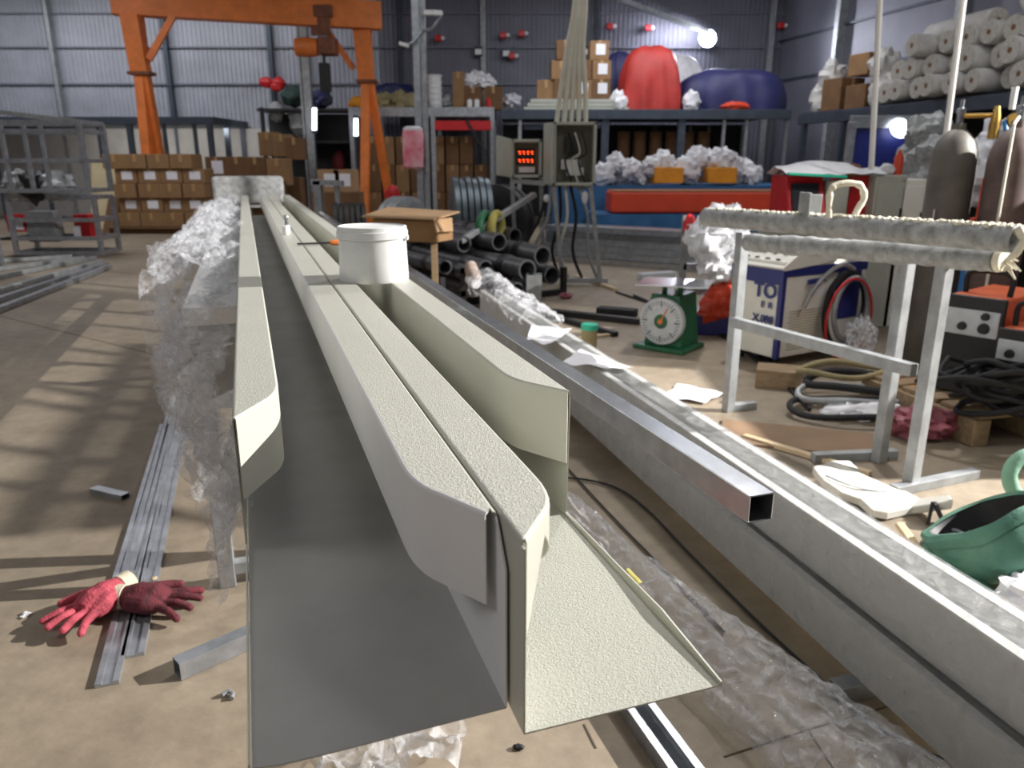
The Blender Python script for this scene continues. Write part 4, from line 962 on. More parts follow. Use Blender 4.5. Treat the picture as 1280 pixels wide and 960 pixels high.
# ================================================================ CONTROL BOXES
YB1 = 8.5
t = thing('control_stand', 'grey steel stand with two open control boxes and hanging cables', 'control stand', (D(700, 350, YB1).x, YB1, 0))
def openbox(pa, pb, Y, dep, name):
    a, b = D(*pa, Y), D(*pb, Y); x0, x1, z1, z0 = a.x, b.x, a.z, b.z; th = .03; xm = (x0 + x1) / 2; zm = (z0 + z1) / 2
    mb = MB().box((xm, Y + dep, zm), (x1 - x0, .02, z1 - z0)).box((x0 + th / 2, Y + dep / 2, zm), (th, dep, z1 - z0)).box((x1 - th / 2, Y + dep / 2, zm), (th, dep, z1 - z0)).box((xm, Y + dep / 2, z1 - th / 2), (x1 - x0, dep, th)).box((xm, Y + dep / 2, z0 + th / 2), (x1 - x0, dep, th))
    o = part(mb, name, 'box_grey', t, bevel=.004)
    part(MB().box((xm, Y + dep - .015, zm), (x1 - x0 - .07, .008, z1 - z0 - .07)), 'back_plate', 'box_inside', o)
    return o, x0, x1, z0, z1
o1, x0, x1, z0, z1 = openbox((639, 174), (677, 222), YB1, .2, 'control_box')
mb = MB(); zz = (z0 + z1) / 2
for r_ in range(2):
    for k in range(4):
        xx = x0 + .09 + .045 * k; z_ = zz + .06 - .085 * r_
        mb.box((xx, YB1 + .155, z_ + .012), (.024, .004, .008)); mb.box((xx + .006, YB1 + .155, z_ - .01), (.016, .004, .008))
part(MB().box((x0 + .155, YB1 + .175, zz + .02), (.2, .03, .17)), 'display', 'black', o1)
part(mb, 'led_digits', 'led', o1)['kind'] = 'stuff'
part(MB().box((x0 + .17, YB1 + .16, z0 + .08), (.18, .05, .06)), 'terminal_block', 'white_plastic', o1, bevel=.004)
a = D(624, 160, YB1 - .3)
part(MB().add([(x0 + .0, YB1, z0), (x0, YB1, z1), (x0 - .16, YB1 - .28, z1 + .03), (x0 - .16, YB1 - .28, z0 + .03), (x0 + .01, YB1 - .02, z0), (x0 + .01, YB1 - .02, z1), (x0 - .145, YB1 - .3, z1 + .03), (x0 - .145, YB1 - .3, z0 + .03)], [(0, 1, 2, 3), (7, 6, 5, 4), (0, 4, 5, 1), (1, 5, 6, 2), (2, 6, 7, 3), (3, 7, 4, 0)]), 'box_door', 'box_grey', t, bevel=.004)
o2, x0, x1, z0, z1 = openbox((692, 152), (744, 232), YB1 - .3, .22, 'control_box')
part(MB().box(((x0 + x1) / 2 - .02, YB1 - .14, z1 - .22), (.14, .08, .16)), 'contactor', 'black', o2, bevel=.004)
part(MB().box(((x0 + x1) / 2 - .03, YB1 - .14, z1 - .42), (.2, .07, .1)), 'relay', 'white_plastic', o2, bevel=.004)
part(MB().box(((x0 + x1) / 2 + .02, YB1 - .14, z0 + .14), (.18, .06, .08)), 'terminal_block', 'white_plastic', o2, bevel=.004)
for k in range(3):
    xx = (x0 + x1) / 2 - .06 + .07 * k
    part(MB().tube(curve_pts([(xx, YB1 - .16, z1 - .1), (xx + .05, YB1 - .22, z1 - .3), (xx - .03, YB1 - .2, z0 + .25), (xx + .04, YB1 - .2, z0 + .03)], 16), .01, 7), 'wire', ('rubber', 'cable_grey', 'black')[k], o2, smooth=True)
part(MB().box((x0 - .05, YB1 - .26, (z0 + z1) / 2), (.02, .24, z1 - z0 - .02), R(18)), 'box_door', 'box_grey', t, bevel=.004)
for a, b in (((692, 232, -.25), (704, 352, -.2)), ((738, 232, -.25), (751, 353, -.2)), ((640, 222, .1), (646, 312, .2)), ((676, 222, .1), (680, 318, .25))):
    p, q = D(a[0], a[1], YB1 + a[2]), D(b[0], b[1], YB1 + b[2]); q.z = max(0, q.z) if q.z > .25 else 0
    q.z = 0
    part(MB().bar(p, q, .045, .045, (0, 1, 0)), 'leg', 'galv_dull', t, bevel=.003)
p, q = D(700, 346, YB1 - .2), D(760, 347, YB1 - .2); p.z = q.z = .06
part(MB().bar(p, q, .05, .05), 'foot_bar', 'galv_dull', t, bevel=.003)
p, q = D(640, 226, YB1 + .1), D(740, 234, YB1 - .1)
part(MB().bar(p, q, .05), 'cross_bar', 'galv_dull', t, bevel=.003)
for k in range(5):
    pts = [D(696 + 9 * k, 153, YB1 - .2), D(700 + 8 * k, 120, YB1 - .2), D(709 + 5 * k, 60, YB1 - .25), D(718 + 3.4 * k, 10, YB1 - .3), D(722 + 2.5 * k, -60, YB1 - .3), D(724 + 2 * k, -140, YB1 - .3)]
    pts[-1].z = ZC
    solo(MB().tube(curve_pts(pts, 30), .026 if k != 1 else .03, 10), 'supply_cable', 'cable_grey', ORD[k] + ' from the left of the five pale cables rising from the control boxes', 'cable', 'pale cables above the control boxes', smooth=True)
for k, (xa, xb, m) in enumerate(((690, 668, 'galv_dull'), (699, 690, 'rubber'), (712, 716, 'rubber'), (722, 735, 'galv_dull'), (684, 655, 'rubber'), (706, 700, 'cable_grey'))):
    pts = [D(xa, 228, YB1 - .15), D((xa + xb) / 2 + 6, 270, YB1 - .2), D(xb, 315, YB1 - .15), D(xb + 14, 352, YB1 - .1)]
    pts[-1].z = .02
    solo(MB().tube(curve_pts(pts, 20), .017, 8), 'drop_cable', m, ORD[k] + ' of the six cables dropping from the control boxes to the floor', 'cable', 'cables dropping from the control boxes', smooth=True)
for px, py in ((683, 248), (731, 247)):
    solo(MB().blob(D(px, py, YB1 - .2), (.035, .03, .07 if px > 700 else .04), .1, 1, px, 14, 10), 'cable_tag', 'paper', ('white tag hanging under the left control box', 'long white tag hanging under the right control box')[px > 700], 'tag', smooth=True)
for k, (a, b, Y) in enumerate((((1103, -60), (1089, 212), 6.0), ((1212, -60), (1181, 182), 5.3))):
    p, q = D(*a, Y), D(*b, Y); p = p + (p - q) * ((ZC - p.z) / (p.z - q.z))
    solo(MB().tube([p, (p + q) / 2, q], .022 if k == 0 else .02, 8), 'hanging_hose', 'rope', ('pale hose hanging from the roof to the red console', 'pale hose hanging from the roof to the grey gas cylinder')[k], 'hose', 'pale hoses hanging from the roof', smooth=True)
mat('bundle_green', (40, 62, 56), .8)
mat('bundle_red', (110, 30, 36), .7)
# ================================================================ GANTRY
YG0, YG1 = 15.7, 17.2
gl, gr = D(150, 10, YG0), D(455, 30, YG1)
t = thing('gantry_crane', 'orange portal crane spanning the back left of the hall', 'gantry crane', ((gl.x + gr.x) / 2, 16.4, 0))
zb = D(150, 18, YG0).z + .25
a, b = Vector((gl.x - .15, YG0, zb)), Vector((gr.x + .35, YG1, zb - .03)); gd = (b - a).normalized()
part(MB().bar(a, b, .3, .52), 'main_beam', 'orange', t, bevel=.01)
for k, (px, py, Y) in enumerate(((166, 30, YG0), (453, 45, YG1))):
    p = D(px, py, Y); p.z = zb - .26; x = p.x
    o = part(MB().add([(x - .17, Y - .16, p.z), (x + .17, Y - .16, p.z), (x + .17, Y + .16, p.z), (x - .17, Y + .16, p.z), (x - .12, Y - .12, p.z - 1.0), (x + .2, Y - .12, p.z - 1.0), (x + .2, Y + .12, p.z - 1.0), (x - .12, Y + .12, p.z - 1.0)], [(0, 1, 2, 3), (7, 6, 5, 4), (1, 0, 4, 5), (2, 1, 5, 6), (3, 2, 6, 7), (0, 3, 7, 4)]), 'upper_leg', 'orange', t, bevel=.006)
    part(MB().box((x + .05, Y, p.z - 1.03), (.42, .34, .06)), 'flange', 'orange_worn', t, bevel=.004)
    fo = .25 if k == 0 else .4
    part(MB().bar((x + .02, Y, p.z - 1.0), (x + (.03 if k == 0 else -.08), Y - fo, .12), .17, .2, (0, 1, 0)), 'leg', 'orange', t, bevel=.006)
    part(MB().bar((x + .1, Y, p.z - 1.0), (x + (.14 if k == 0 else .4), Y + fo, .12), .17, .2, (0, 1, 0)), 'leg', 'orange', t, bevel=.006)
    part(MB().bar((x + .02, Y - fo - .1, .13), (x + (.14 if k == 0 else .4), Y + fo + .1, .13), .2, .18), 'foot_beam', 'orange', t, bevel=.006)
    sgn = 1 if k == 0 else -1
    part(MB().bar((x + sgn * .22, Y, p.z - .78), (x + sgn * .75, Y + sgn * .1, p.z + .02), .1, .12), 'knee_brace', 'orange', t, bevel=.004)
h = D(404, 40, 16.9)
t = thing('chain_hoist', 'dark hoist with an orange motor hanging under the portal crane beam', 'hoist', h)
part(MB().box((h.x, 16.9, zb - .02), (.5, .5, .22)).box((h.x, 16.9 - .2, zb - .22), (.4, .06, .5)), 'trolley', 'orange_worn', t, bevel=.01)
part(MB().lathe([(0, -.26), (.17, -.24), (.19, 0), (.17, .2), (.1, .24), (0, .24)], Vector((h.x - .3, 16.75, zb - .68)), 24, Matrix.Rotation(R(90), 3, 'Y')), 'motor', 'orange', t, smooth=True)
part(MB().box((h.x + .1, 16.8, zb - .66), (.34, .4, .34)), 'gearbox', 'orange_worn', t, bevel=.03)
part(MB().box((h.x, 16.8, zb - 1.25), (.2, .2, .55)).tube([(h.x, 16.8, zb - .8), (h.x, 16.8, zb - 1.1)], .03, 8), 'hook_block', 'black', t, bevel=.03)
hk = [(h.x + .09 * math.sin(k * .55), 16.8, zb - 1.58 - .09 * (1 - math.cos(k * .55))) for k in range(9)]
part(MB().tube(hk, .025, 8), 'hook', 'black_steel', t, smooth=True)

# ================================================================ LEFT PLATFORM
YP0 = 17.6
zl = D(200, 147, YP0).z; xl, xr = -13.5, D(266, 147, YP0).x
t = thing('steel_platform', 'dark steel platform on posts against the left of the back wall', 'platform', ((xl + xr) / 2, YP0 + 1, 0))
part(MB().box(((xl + xr) / 2, YP0 + 1.15, zl - .06), (xr - xl, 2.3, .16)), 'deck', 'dark_steel', t, bevel=.005)
for px in (-10, 50, 124, 163, 206, 244, 263):
    x = D(px, 180, YP0).x
    for y in ((YP0 + .06,) if px != 263 else (YP0 + .06, YP0 + 1.1, YP0 + 2.2)): part(MB().bar((x, y, 0), (x, y, zl - .13), .11 if px in (163, 263) else .07), 'post', 'dark_steel', t)
# plaster base of the wall, lit panel, cream boards
struct(MB().box(((XL - 5.4) / 2, YB - .16, 1.05), (-5.4 - XL, .08, 2.1)), 'trim_30', 'plaster')
for k, (a, b, Y, m, lab) in enumerate((((97, 198), (168, 296), 15.6, 'cream_board', 'big cream insulation board leaning behind the left rack'), ((128, 214), (172, 292), 15.2, 'card_light', 'brown panel leaning on the cream board left of the pallet'), ((118, 250), (140, 296), 14.8, 'card_dark', 'dark brown sheet leaning at the foot of the cream board'))):
    p, q = D(*a, Y), D(*b, Y)
    mb = MB().add([(p.x, Y + .5, p.z), (q.x, Y + .5, p.z), (q.x + .1, Y, 0), (p.x + .05, Y, 0), (p.x, Y + .62, p.z), (q.x, Y + .62, p.z), (q.x + .1, Y + .12, 0), (p.x + .05, Y + .12, 0)], [(0, 1, 2, 3), (7, 6, 5, 4), (0, 4, 5, 1), (1, 5, 6, 2), (2, 6, 7, 3), (3, 7, 4, 0)])
    solo(mb, 'insulation_board' if k == 0 else 'brown_panel', m, lab, 'board', bevel=.01)
# cartons --------------------------------------------------------------
def carton(w_, d_, h_, m, lab_=False, stick=False):
    t = thing('cardboard_carton', 'x', 'carton', (0, 0, -30))
    B = Vector((0, 0, -30))
    part(MB().box(B + Vector((0, 0, h_ / 2)), (w_, d_, h_)), 'carton_body', m, t, bevel=.012)
    part(MB().box(B + Vector((0, 0, h_ - .0)), (.06, d_ + .004, .006)).box(B + Vector((0, -d_ / 2, h_ - .07)), (.06, .006, .14)), 'tape', 'tape', t)
    if lab_: part(MB().box(B + Vector((.02, -d_ / 2 - .004, h_ * .55)), (w_ * .5, .006, h_ * .56)), 'shipping_label', 'paper', t)
    return t
protos = {}
def place(kind, c, label, group, rz=0.0):
    first = protos.get(kind)
    if first is None:
        t = carton(*kind); protos[kind] = t
        t.location = c; t.rotation_euler = (0, 0, rz); WL[t.name] = Vector(c); t['label'] = label; t['group'] = group; return t
    return dup(first, c, rz, label, group)
# pallet stack on the left
YS = 14.9
x_ = [D(168 + 27 * k, 280, YS).x for k in range(4)]; hh = .262
pal0 = Vector(((x_[0] + x_[3]) / 2, YS + .15, 0))
t = thing('wooden_pallet', 'dark pallet under the labelled carton stack at the left', 'pallet', pal0)
for k in range(3): part(MB().box(pal0 + Vector((0, -.35 + .35 * k, .05)), (2.0, .1, .1)), 'bearer', 'card_dark', t)
part(MB().box(pal0 + Vector((0, 0, .11)), (2.0, 1.0, .024)), 'deck', 'card_dark', t, bevel=.004)
rown = ('bottom', 'second', 'middle', 'fourth', 'top')
for r_ in range(5):
    labl = r_ in (1, 3)
    for k in range(4 if r_ < 4 else 4):
        c = Vector((x_[k] + (.05 if r_ < 3 else -.12 if r_ == 4 else .06) + random.uniform(-.015, .015), YS + (0 if not labl else .07) + random.uniform(-.02, .02), .125 + r_ * (hh + .003)))
        if r_ == 1 and k == 3: c.x -= .02
        place((.41, .5, hh, 'card' , labl), c, '%s carton from the left, %s row of the pallet stack%s' % (ORD[k], rown[r_], ', white label outwards' if labl else ''), 'cartons stacked on the left pallet', random.uniform(-.03, .03))
# boxes behind, right of the pallet stack
n = 0
for (px, yt, yb, Y, w_, m) in ((270, 196, 225, 16.2, .46, 'card_dark'), (294, 196, 225, 16.2, .46, 'card_dark'), (318, 196, 226, 16.2, .42, 'card_dark'), (333, 165, 195, 16.4, .36, 'card'), (350, 168, 196, 16.3, .34, 'card'), (366, 172, 200, 16.2, .34, 'card_dark'), (345, 198, 232, 15.6, .4, 'card'), (278, 226, 258, 15.6, .42, 'card_dark'), (304, 226, 256, 15.6, .42, 'card_dark'), (335, 226, 250, 15.2, .46, 'card_dark'), (262, 262, 292, 15.1, .4, 'card'), (278, 262, 292, 15.3, .4, 'card_dark')):
    p, q = D(px, yt, Y), D(px, yb, Y); n += 1
    place((w_, .45, round(p.z - q.z, 2), m, n == 1), (p.x, Y + .2, max(q.z, 0)), 'brown carton in the mixed heap past the trough end, %s from upper left' % ORD[n - 1], 'cartons behind the far end of the trough', random.uniform(-.06, .06))
# carton support stack (hidden lower layers)
for k, (px, Y) in enumerate(((282, 16.2), (340, 16.1), (300, 15.6))):
    x = D(px, 240, Y).x
    solo(MB().box((x, Y + .35, .5), (1.1, .4, 1.0)), 'carton_base', 'card_dark', ('left', 'right', 'middle')[k] + ' dark carton base under the mixed carton heap', 'carton', 'carton bases of the mixed heap', bevel=.01)
# row at right of the gantry leg, under the shelf
for (px, yt, yb, Y, w_) in ((413, 212, 240, 14.5, .4), (432, 212, 240, 14.5, .4)):
    p, q = D(px, yt, Y), D(px, yb, Y)
    place((w_, .4, round(p.z - q.z, 2), 'card_light', True), (p.x, Y, q.z), '%s small labelled carton before the right leg of the portal crane' % ('left' if px < 420 else 'right'), 'small cartons by the crane leg', 0)
solo(MB().box((D(422, 240, 14.5).x, 14.5, D(413, 240, 14.5).z / 2), (.9, .4, D(413, 240, 14.5).z)), 'carton_base', 'card_dark', 'dark carton base under the two small labelled cartons', 'carton', bevel=.01)
p = D(398, 240, 12.5)
solo(MB().bar((p.x, 12.5, 0), (p.x, 12.5, 1.02), .12, .2).bar((p.x + .3, 12.5, 0), (p.x + .3, 12.5, .95), .07).bar((p.x - .1, 12.5, 1.0), (p.x + .4, 12.5, .98), .2, .08), 'steel_support', 'galv', 'grey angled steel support standing at the far end of the trough', 'steel support', bevel=.004)

# ================================================================ BACK SHELVES
YSH = 18.0
def zat(y, Y): return D(640, y, Y).z
zs1 = zat(140, YSH)
t = thing('storage_rack', 'blue-grey pallet rack holding buckets and bags, left of the control boxes', 'rack', (D(535, 140, YSH).x, YSH + 1, 0))
xa, xb = D(436, 140, YSH).x, D(618, 140, YSH).x
part(MB().box(((xa + xb) / 2, YSH, zs1), (xb - xa, .1, .2)), 'front_beam', 'galv', t, bevel=.006)
part(MB().box(((xa + xb) / 2, YSH + .9, zs1 + .05), (xb - xa, 1.7, .05)), 'shelf_deck', 'dark_steel', t)
for x in (xa + .05, D(541, 140, YSH).x, xb - .05):
    for y in (YSH, YSH + 1.65): part(MB().bar((x, y, 0), (x, y, zs1 - .1), .1, .1, (0, 1, 0)), 'post', 'galv', t, bevel=.004)
part(MB().box(((D(544, 150, YSH).x + D(614, 150, YSH).x) / 2, YSH - .06, zat(157, YSH)), (D(614, 150, YSH).x - D(544, 150, YSH).x, .05, .2)), 'red_panel', 'red', t, bevel=.004)
part(MB().bar(D(583, 150, YSH - .1), D(606, 190, YSH - .1), .05), 'diagonal_brace', 'black_steel', t)
# tall cartons under the rack
cx_ = [468, 486, 504, 522, 548, 566, 584, 602]
for k, px in enumerate(cx_):
    x = D(px, 200, YSH + .5).x; hs_ = .62
    for r_ in range(3):
        w_ = .30 if k < 4 else .30
        if r_ == 2 and k in (3, 7): continue
        place((w_, .5, hs_, 'card_dark' if (k + r_) % 3 else 'card', False), (x + random.uniform(-.01, .01), YSH + .6 + random.uniform(-.06, .04), r_ * (hs_ + .004)), '%s column of tall cartons under the blue-grey rack, %s one' % (ORD[k], ('bottom', 'middle', 'top')[r_]), 'tall cartons under the blue-grey rack', 0)
# things on that rack
zd = zs1 + .08
def on(px, Y, z=None): p = D(px, 130, Y); return Vector((p.x, Y, zd if z is None else z))
c = on(492, YSH + 1.2); solo(MB().blob(c + Vector((0, 0, .3)), (.5, .4, .36), .25, 2, 51, 34, 20, flat=.29), 'blue_tarp', 'navy_tarp', 'dark blue tarp heap on the rack beside the orange crane leg', 'tarp', smooth=True)
c = on(447, YSH + .6); solo(MB().blob(c + Vector((0, 0, .14)), (.2, .2, .16), .3, 2, 52, 24, 14, flat=.14), 'yellow_bag', 'yellow_box', 'yellow bag on the rack left of the crane leg', 'bag', smooth=True)
for k, (px, s_) in enumerate(((480, .2), (500, .24), (516, .2))):
    c = on(px, YSH + .5); solo(MB().blob(c + Vector((0, 0, .15)), (.26, .22, s_), .4, 2.5, 53 + k, 24, 14, flat=.14), 'rag_bundle', 'khaki', ORD[k] + ' brownish rag bundle from the left in front of the dark blue tarp heap', 'rag', 'rag bundles on the rack', smooth=True)
c = on(544, YSH + .6); bk0 = None
for k in range(6):
    cc = c + Vector((0, 0, k * .125))
    if k == 0:
        bk0 = thing('stacked_bucket', 'x', 'bucket', cc); part(MB().lathe([(0, 0), (.15, 0), (.165, .10), (.175, .105), (.175, .122), (.16, .122)], cc, 28), 'bucket_body', 'white_plastic', bk0, smooth=True)
        part(MB().lathe([(.177, .104), (.18, .108), (.18, .12), (.177, .123)], cc, 28), 'rim', 'white_plastic', bk0, smooth=True); o = bk0
    else: o = dup(bk0, cc)
    o['label'] = ('bottom', 'second lowest', 'third lowest', 'third highest', 'second highest', 'topmost')[k] + ' white bucket in the tall stack on the rack'; o['group'] = 'stacked white buckets'
for k, (px, Y, w_, h_, m) in enumerate(((574, YSH + .6, .26, .8, 'card'), (592, YSH + .7, .4, .5, 'card_dark'), (617, YSH + .7, .42, .5, 'card_dark'))):
    place((w_, .4, h_, m, False), on(px, Y), ('tall narrow carton right of the bucket stack', 'brown carton under the white bags on the rack', 'brown carton at the right end of the white bags on the rack')[k], 'cartons on the blue-grey rack')
for k, (px, z) in enumerate(((588, .62), (598, .68), (608, .6), (562, .2), (640, .22))):
    c = on(px, YSH + .6 if k < 3 else YSH + .9); solo(MB().blob(c + Vector((0, 0, z)), (.2, .18, .15), .5, 2.6, 61 + k, 22, 14), 'white_bag', 'white_bag', ('left white bag on top of the rack cartons', 'middle and highest white bag on top of the rack cartons', 'right white bag on top of the rack cartons', 'greyish bag between the buckets and the narrow carton', 'greyish bag at the right end of the rack')[k], 'bag', 'bags on the blue-grey rack', smooth=True)
for k, (px, m) in enumerate(((587, 'white_plastic'), (596, 'white_plastic'), (611, 'red'))):
    c = on(px, YSH + .25); t = thing('spray_can', ('left white can before the rack cartons', 'right white can before the rack cartons', 'red can before the rack cartons')[k], 'can', c, 'cans on the rack')
    part(MB().lathe([(0, 0), (.06, 0), (.06, .18), (.04, .2), (0, .2)], c, 16), 'can_body', m, t, smooth=True); part(MB().lathe([(.035, .2), (.035, .24), (0, .24)], c, 14), 'can_cap', 'red' if k == 2 else 'card', t, smooth=True)

# main dark rack at the back
YM = 15.6; zm = zat(143, YM)
xa, xb = D(626, 143, YM).x, D(988, 143, YM).x
t = thing('steel_mezzanine', 'long dark steel rack along the back wall carrying tarps and cartons', 'rack', ((xa + xb) / 2, YM + 1, 0))
part(MB().box(((xa + xb) / 2, YM, zm), (xb - xa, .12, .18)), 'front_beam', 'dark_steel', t, bevel=.006)
part(MB().box(((xa + xb) / 2, YM + 1.6, zm + .03), (xb - xa, 3.2, .06)), 'deck', 'dark_steel', t)
for px in (650, 756, 851, 904, 932, 982):
    x = D(px, 180, YM).x; w_ = .14 if px in (756, 851) else .06
    for y in (YM + .05, YM + 3.0): part(MB().bar((x, y, 0), (x, y, zm - .09), w_, w_, (0, 1, 0)), 'post', 'dark_steel' if w_ > .1 else 'galv', t)
part(MB().bar(D(655, 160, YM + .1), D(752, 158, YM + .1), .07), 'cross_rail', 'dark_steel', t)
part(MB().box(((xa + xb) / 2, YM + 3.1, zm / 2), (xb - xa, .05, zm - .1)), 'dark_backing', 'black', t)  # black sheet added to stand for the shade under the rack
for k in range(6):
    px = 780 + 20 * k; p = D(px, 165, YM + .9); hgt = p.z
    solo(MB().tube([(p.x, YM + .9, 0), (p.x, YM + .9, hgt)], .13, 14), 'fabric_roll', 'card_dark', ORD[k] + ' upright dark roll from the left in the shade under the back rack', 'roll', 'dark rolls under the back rack', smooth=True)
zd2 = zm + .07
def on2(px, Y): return Vector((D(px, 130, Y).x, Y, zd2))
for k in range(3):
    p, q = on2(655 + 4 * k, YM + .35), on2(785 - 6 * k, YM + .35)
    solo(MB().box(((p.x + q.x) / 2, YM + .5, zd2 + .04 + .075 * k), (q.x - p.x, .6, .07)), 'panel_board', 'box_grey', ('bottom', 'middle', 'top')[k] + ' pale board of the three stacked under the cartons on the back rack', 'board', 'pale boards on the back rack', bevel=.008)
zc_ = zd2 + .235
n = 0
for r_, row in enumerate(((683, 704, 727, 750), (700, 726, 750), (706, 747))):
    for px in row:
        n += 1; x = D(px, 100, YM + .5).x
        place((.37, .4, .35, 'card' if n % 2 else 'card_dark', n in (3, 4, 7, 9)), (x, YM + .5 + random.uniform(-.05, .05), zc_ + r_ * .355), '%s carton of the heap on pale boards, counted from lower left' % ORD[n - 1], 'cartons on the back rack', random.uniform(-.05, .05))
# red tarp: covered tall load
def tarp(px0, px1, ytop, Y, m, label, dep, seed, skew=.0, sharp=1.0):
    p, q = D(px0, 137, Y), D(px1, 137, Y); zt = D((px0 + px1) / 2, ytop, Y).z; h_ = zt - zd2; w_ = q.x - p.x; cx = (p.x + q.x) / 2
    nu, nv = 72, 26
    c0_, s0_ = math.cos, math.sin
    def fn(i, j):
        a = 2 * math.pi * i; v = j
        prof = (1 - v ** sharp) ; rr = (math.cos(v * math.pi / 2)) ** (.5)
        f = 1 + (.10 * (1 - v) * noise.noise(Vector((math.cos(a) * 3.2, math.sin(a) * 3.2, seed + v * 1.2)))) + .06 * (1 - v) * math.sin(a * 11 + seed + 2 * v) + .07 * noise.noise(Vector((c0_(a) * 2.5, s0_(a) * 2.5, v * 3 + seed)))
        c_, s_ = math.cos(a), math.sin(a); k = (abs(c_) ** 3 + abs(s_) ** 3) ** (-1 / 3)
        return Vector((cx + c_ * k * w_ / 2 * rr * f + skew * v, Y + dep / 2 + s_ * k * dep / 2 * rr * f, zd2 + h_ * math.sin(v * math.pi / 2) ** sharp * (1 + .05 * noise.noise(Vector((c_ * 2, s_ * 2, seed))))))
    return solo(MB().grid(fn, nu, nv), 'tarp_cover', m, label, 'tarp', smooth=True)
tarp(776, 857, 54, YM + .2, 'red_tarp', 'tall red tarp draped over a load on the back rack', 1.1, 3, 0)
tarp(752, 800, 62, YM + 1.4, 'navy_tarp', 'dark blue cover behind the left of the red tarp', .9, 8)
tarp(858, 990, 82, YM + .3, 'navy_tarp', 'wide dark blue tarp over a load right of the red tarp', 1.6, 5, sharp=.55)
tarp(800, 885, 66, YM + 1.9, 'white_bag', 'white sheet bundle glowing behind the red tarp below the lamp', .8, 6)
for k, (px, s_) in enumerate(((773, .16), (864, .16))):
    c = on2(px, YM + .3); solo(MB().blob(c + Vector((0, 0, .17)), (.16, .14, s_ * 1.3), .4, 2.4, 71 + k, 22, 14, flat=.16), 'white_bag', 'white_bag', ('white bag wedged left of the red tarp foot', 'white bag wedged between the red and the wide blue tarp')[k], 'bag', smooth=True)
c = on2(918, YM + .1); solo(MB().tube(curve_pts([c + Vector((-.25, 0, .03)), c + Vector((-.05, 0, .14)), c + Vector((.2, 0, .14)), c + Vector((.4, 0, .04))], 16), [.05] * 4 + [.06] * 4 + [.02] * 20, 8) if False else MB().blob(c + Vector((0, 0, .08)), (.28, .12, .09), .4, 2, 75, 22, 12, flat=.07), 'red_cloth', 'redorange', 'small orange-red cloth at the foot of the wide blue tarp', 'cloth', smooth=True)

# blue covered stack with white bags
YBK = 12.4; zt_ = D(800, 232, YBK).z
xa, xb = D(690, 232, YBK).x, D(990, 232, YBK).x
def soft(x0, x1, y0, y1, z1, seed, amp=.03):
    mb = MB()
    def top(i, j):
        p = Vector((x0 + (x1 - x0) * i, y0 + (y1 - y0) * j, z1)); p.z += amp * noise.noise(p * 3 + Vector((seed, 0, 0))); return p
    mb.grid(top, 40, 8)
    def fr(i, j):
        p = Vector((x0 + (x1 - x0) * i, y0, z1 * (1 - j))); t_ = top(i, 0)
        p.z = t_.z * (1 - j); p.y -= .05 * j + .06 * j * noise.noise(Vector((i * 14, j * 2, seed))); return p
    mb.grid(fr, 60, 10)
    for sx_, xx in ((-1, x0), (1, x1)):
        mb.grid(lambda i, j, xx=xx, sx_=sx_: Vector((xx + sx_ * .05 * j, y0 + (y1 - y0) * i, top(0 if sx_ < 0 else 1, i).z * (1 - j))), 8, 6)
    return mb
solo(soft(xa, xb, YBK, YBK + 1.2, zt_, 4), 'covered_stack', 'blue_tarp', 'long low stack under a blue tarp below the back rack', 'covered stack', smooth=True, weld=True)
YR = 11.3; xa2, xb2 = D(742, 280, YR).x, D(1000, 280, YR).x; z2 = D(800, 268, YR).z
solo(soft(xa2, xb2, YR, YR + .95, z2, 9, .01), 'covered_stack', 'blue_tarp', 'lower blue-covered stack carrying the long red box', 'covered stack', smooth=True, weld=True)
p, q = D(764, 270, YR), D(1000, 270, YR); zr1 = D(800, 240, YR).z
t = thing('long_red_box', 'long orange-red box lying on the lower blue stack', 'box', ((p.x + q.x) / 2, YR + .4, z2 + .012))
part(MB().box(((p.x + q.x) / 2, YR + .42, (z2 + .012 + zr1) / 2), (q.x - p.x, .7, zr1 - z2 - .012)), 'box_body', 'redorange', t, bevel=.03)
part(MB().box(((p.x + q.x) / 2, YR + .42, zr1 + .006), (q.x - p.x - .06, .68, .02)), 'lid', 'rust', t, bevel=.006)
bags = [(753, 218, .17), (770, 205, .16), (778, 222, .15), (790, 212, .16), (798, 222, .14), (762, 225, .14), (815, 208, .16), (828, 204, .17), (838, 213, .15), (858, 212, .19), (872, 200, .18), (888, 205, .2), (902, 200, .18), (915, 208, .18), (930, 214, .17), (942, 220, .15), (862, 226, .15), (925, 226, .15)]
bp = []
for k in range(3): bp.append(MB().blob((0, 0, 0), (1, .8, .9), .35, 2.2, 81 + k, 30, 18))
for k, (px, py, s_) in enumerate(bags):
    c = D(px, py, YBK + .45 + .12 * (k % 3 - 1)); c.z = max(c.z, zt_ + s_ * .8 + .0)
    mb = MB(); a = k * 1.3; mr = Matrix.Rotation(a, 3, 'Z'); src = bp[k % 3]; mb.add([c + mr @ (v * s_ * 1.15) for v in src.v], src.f)
    grp = k < 6; idx = k if grp else k - 6
    solo(mb, 'white_bag', 'white_bag', ('%s white bag in the left heap on the blue stack' % ORD[idx]) if grp else ('%s white bag in the right heap, by the orange-yellow cartons' % ORD[idx]), 'bag', 'white bags on the blue stack', smooth=True)
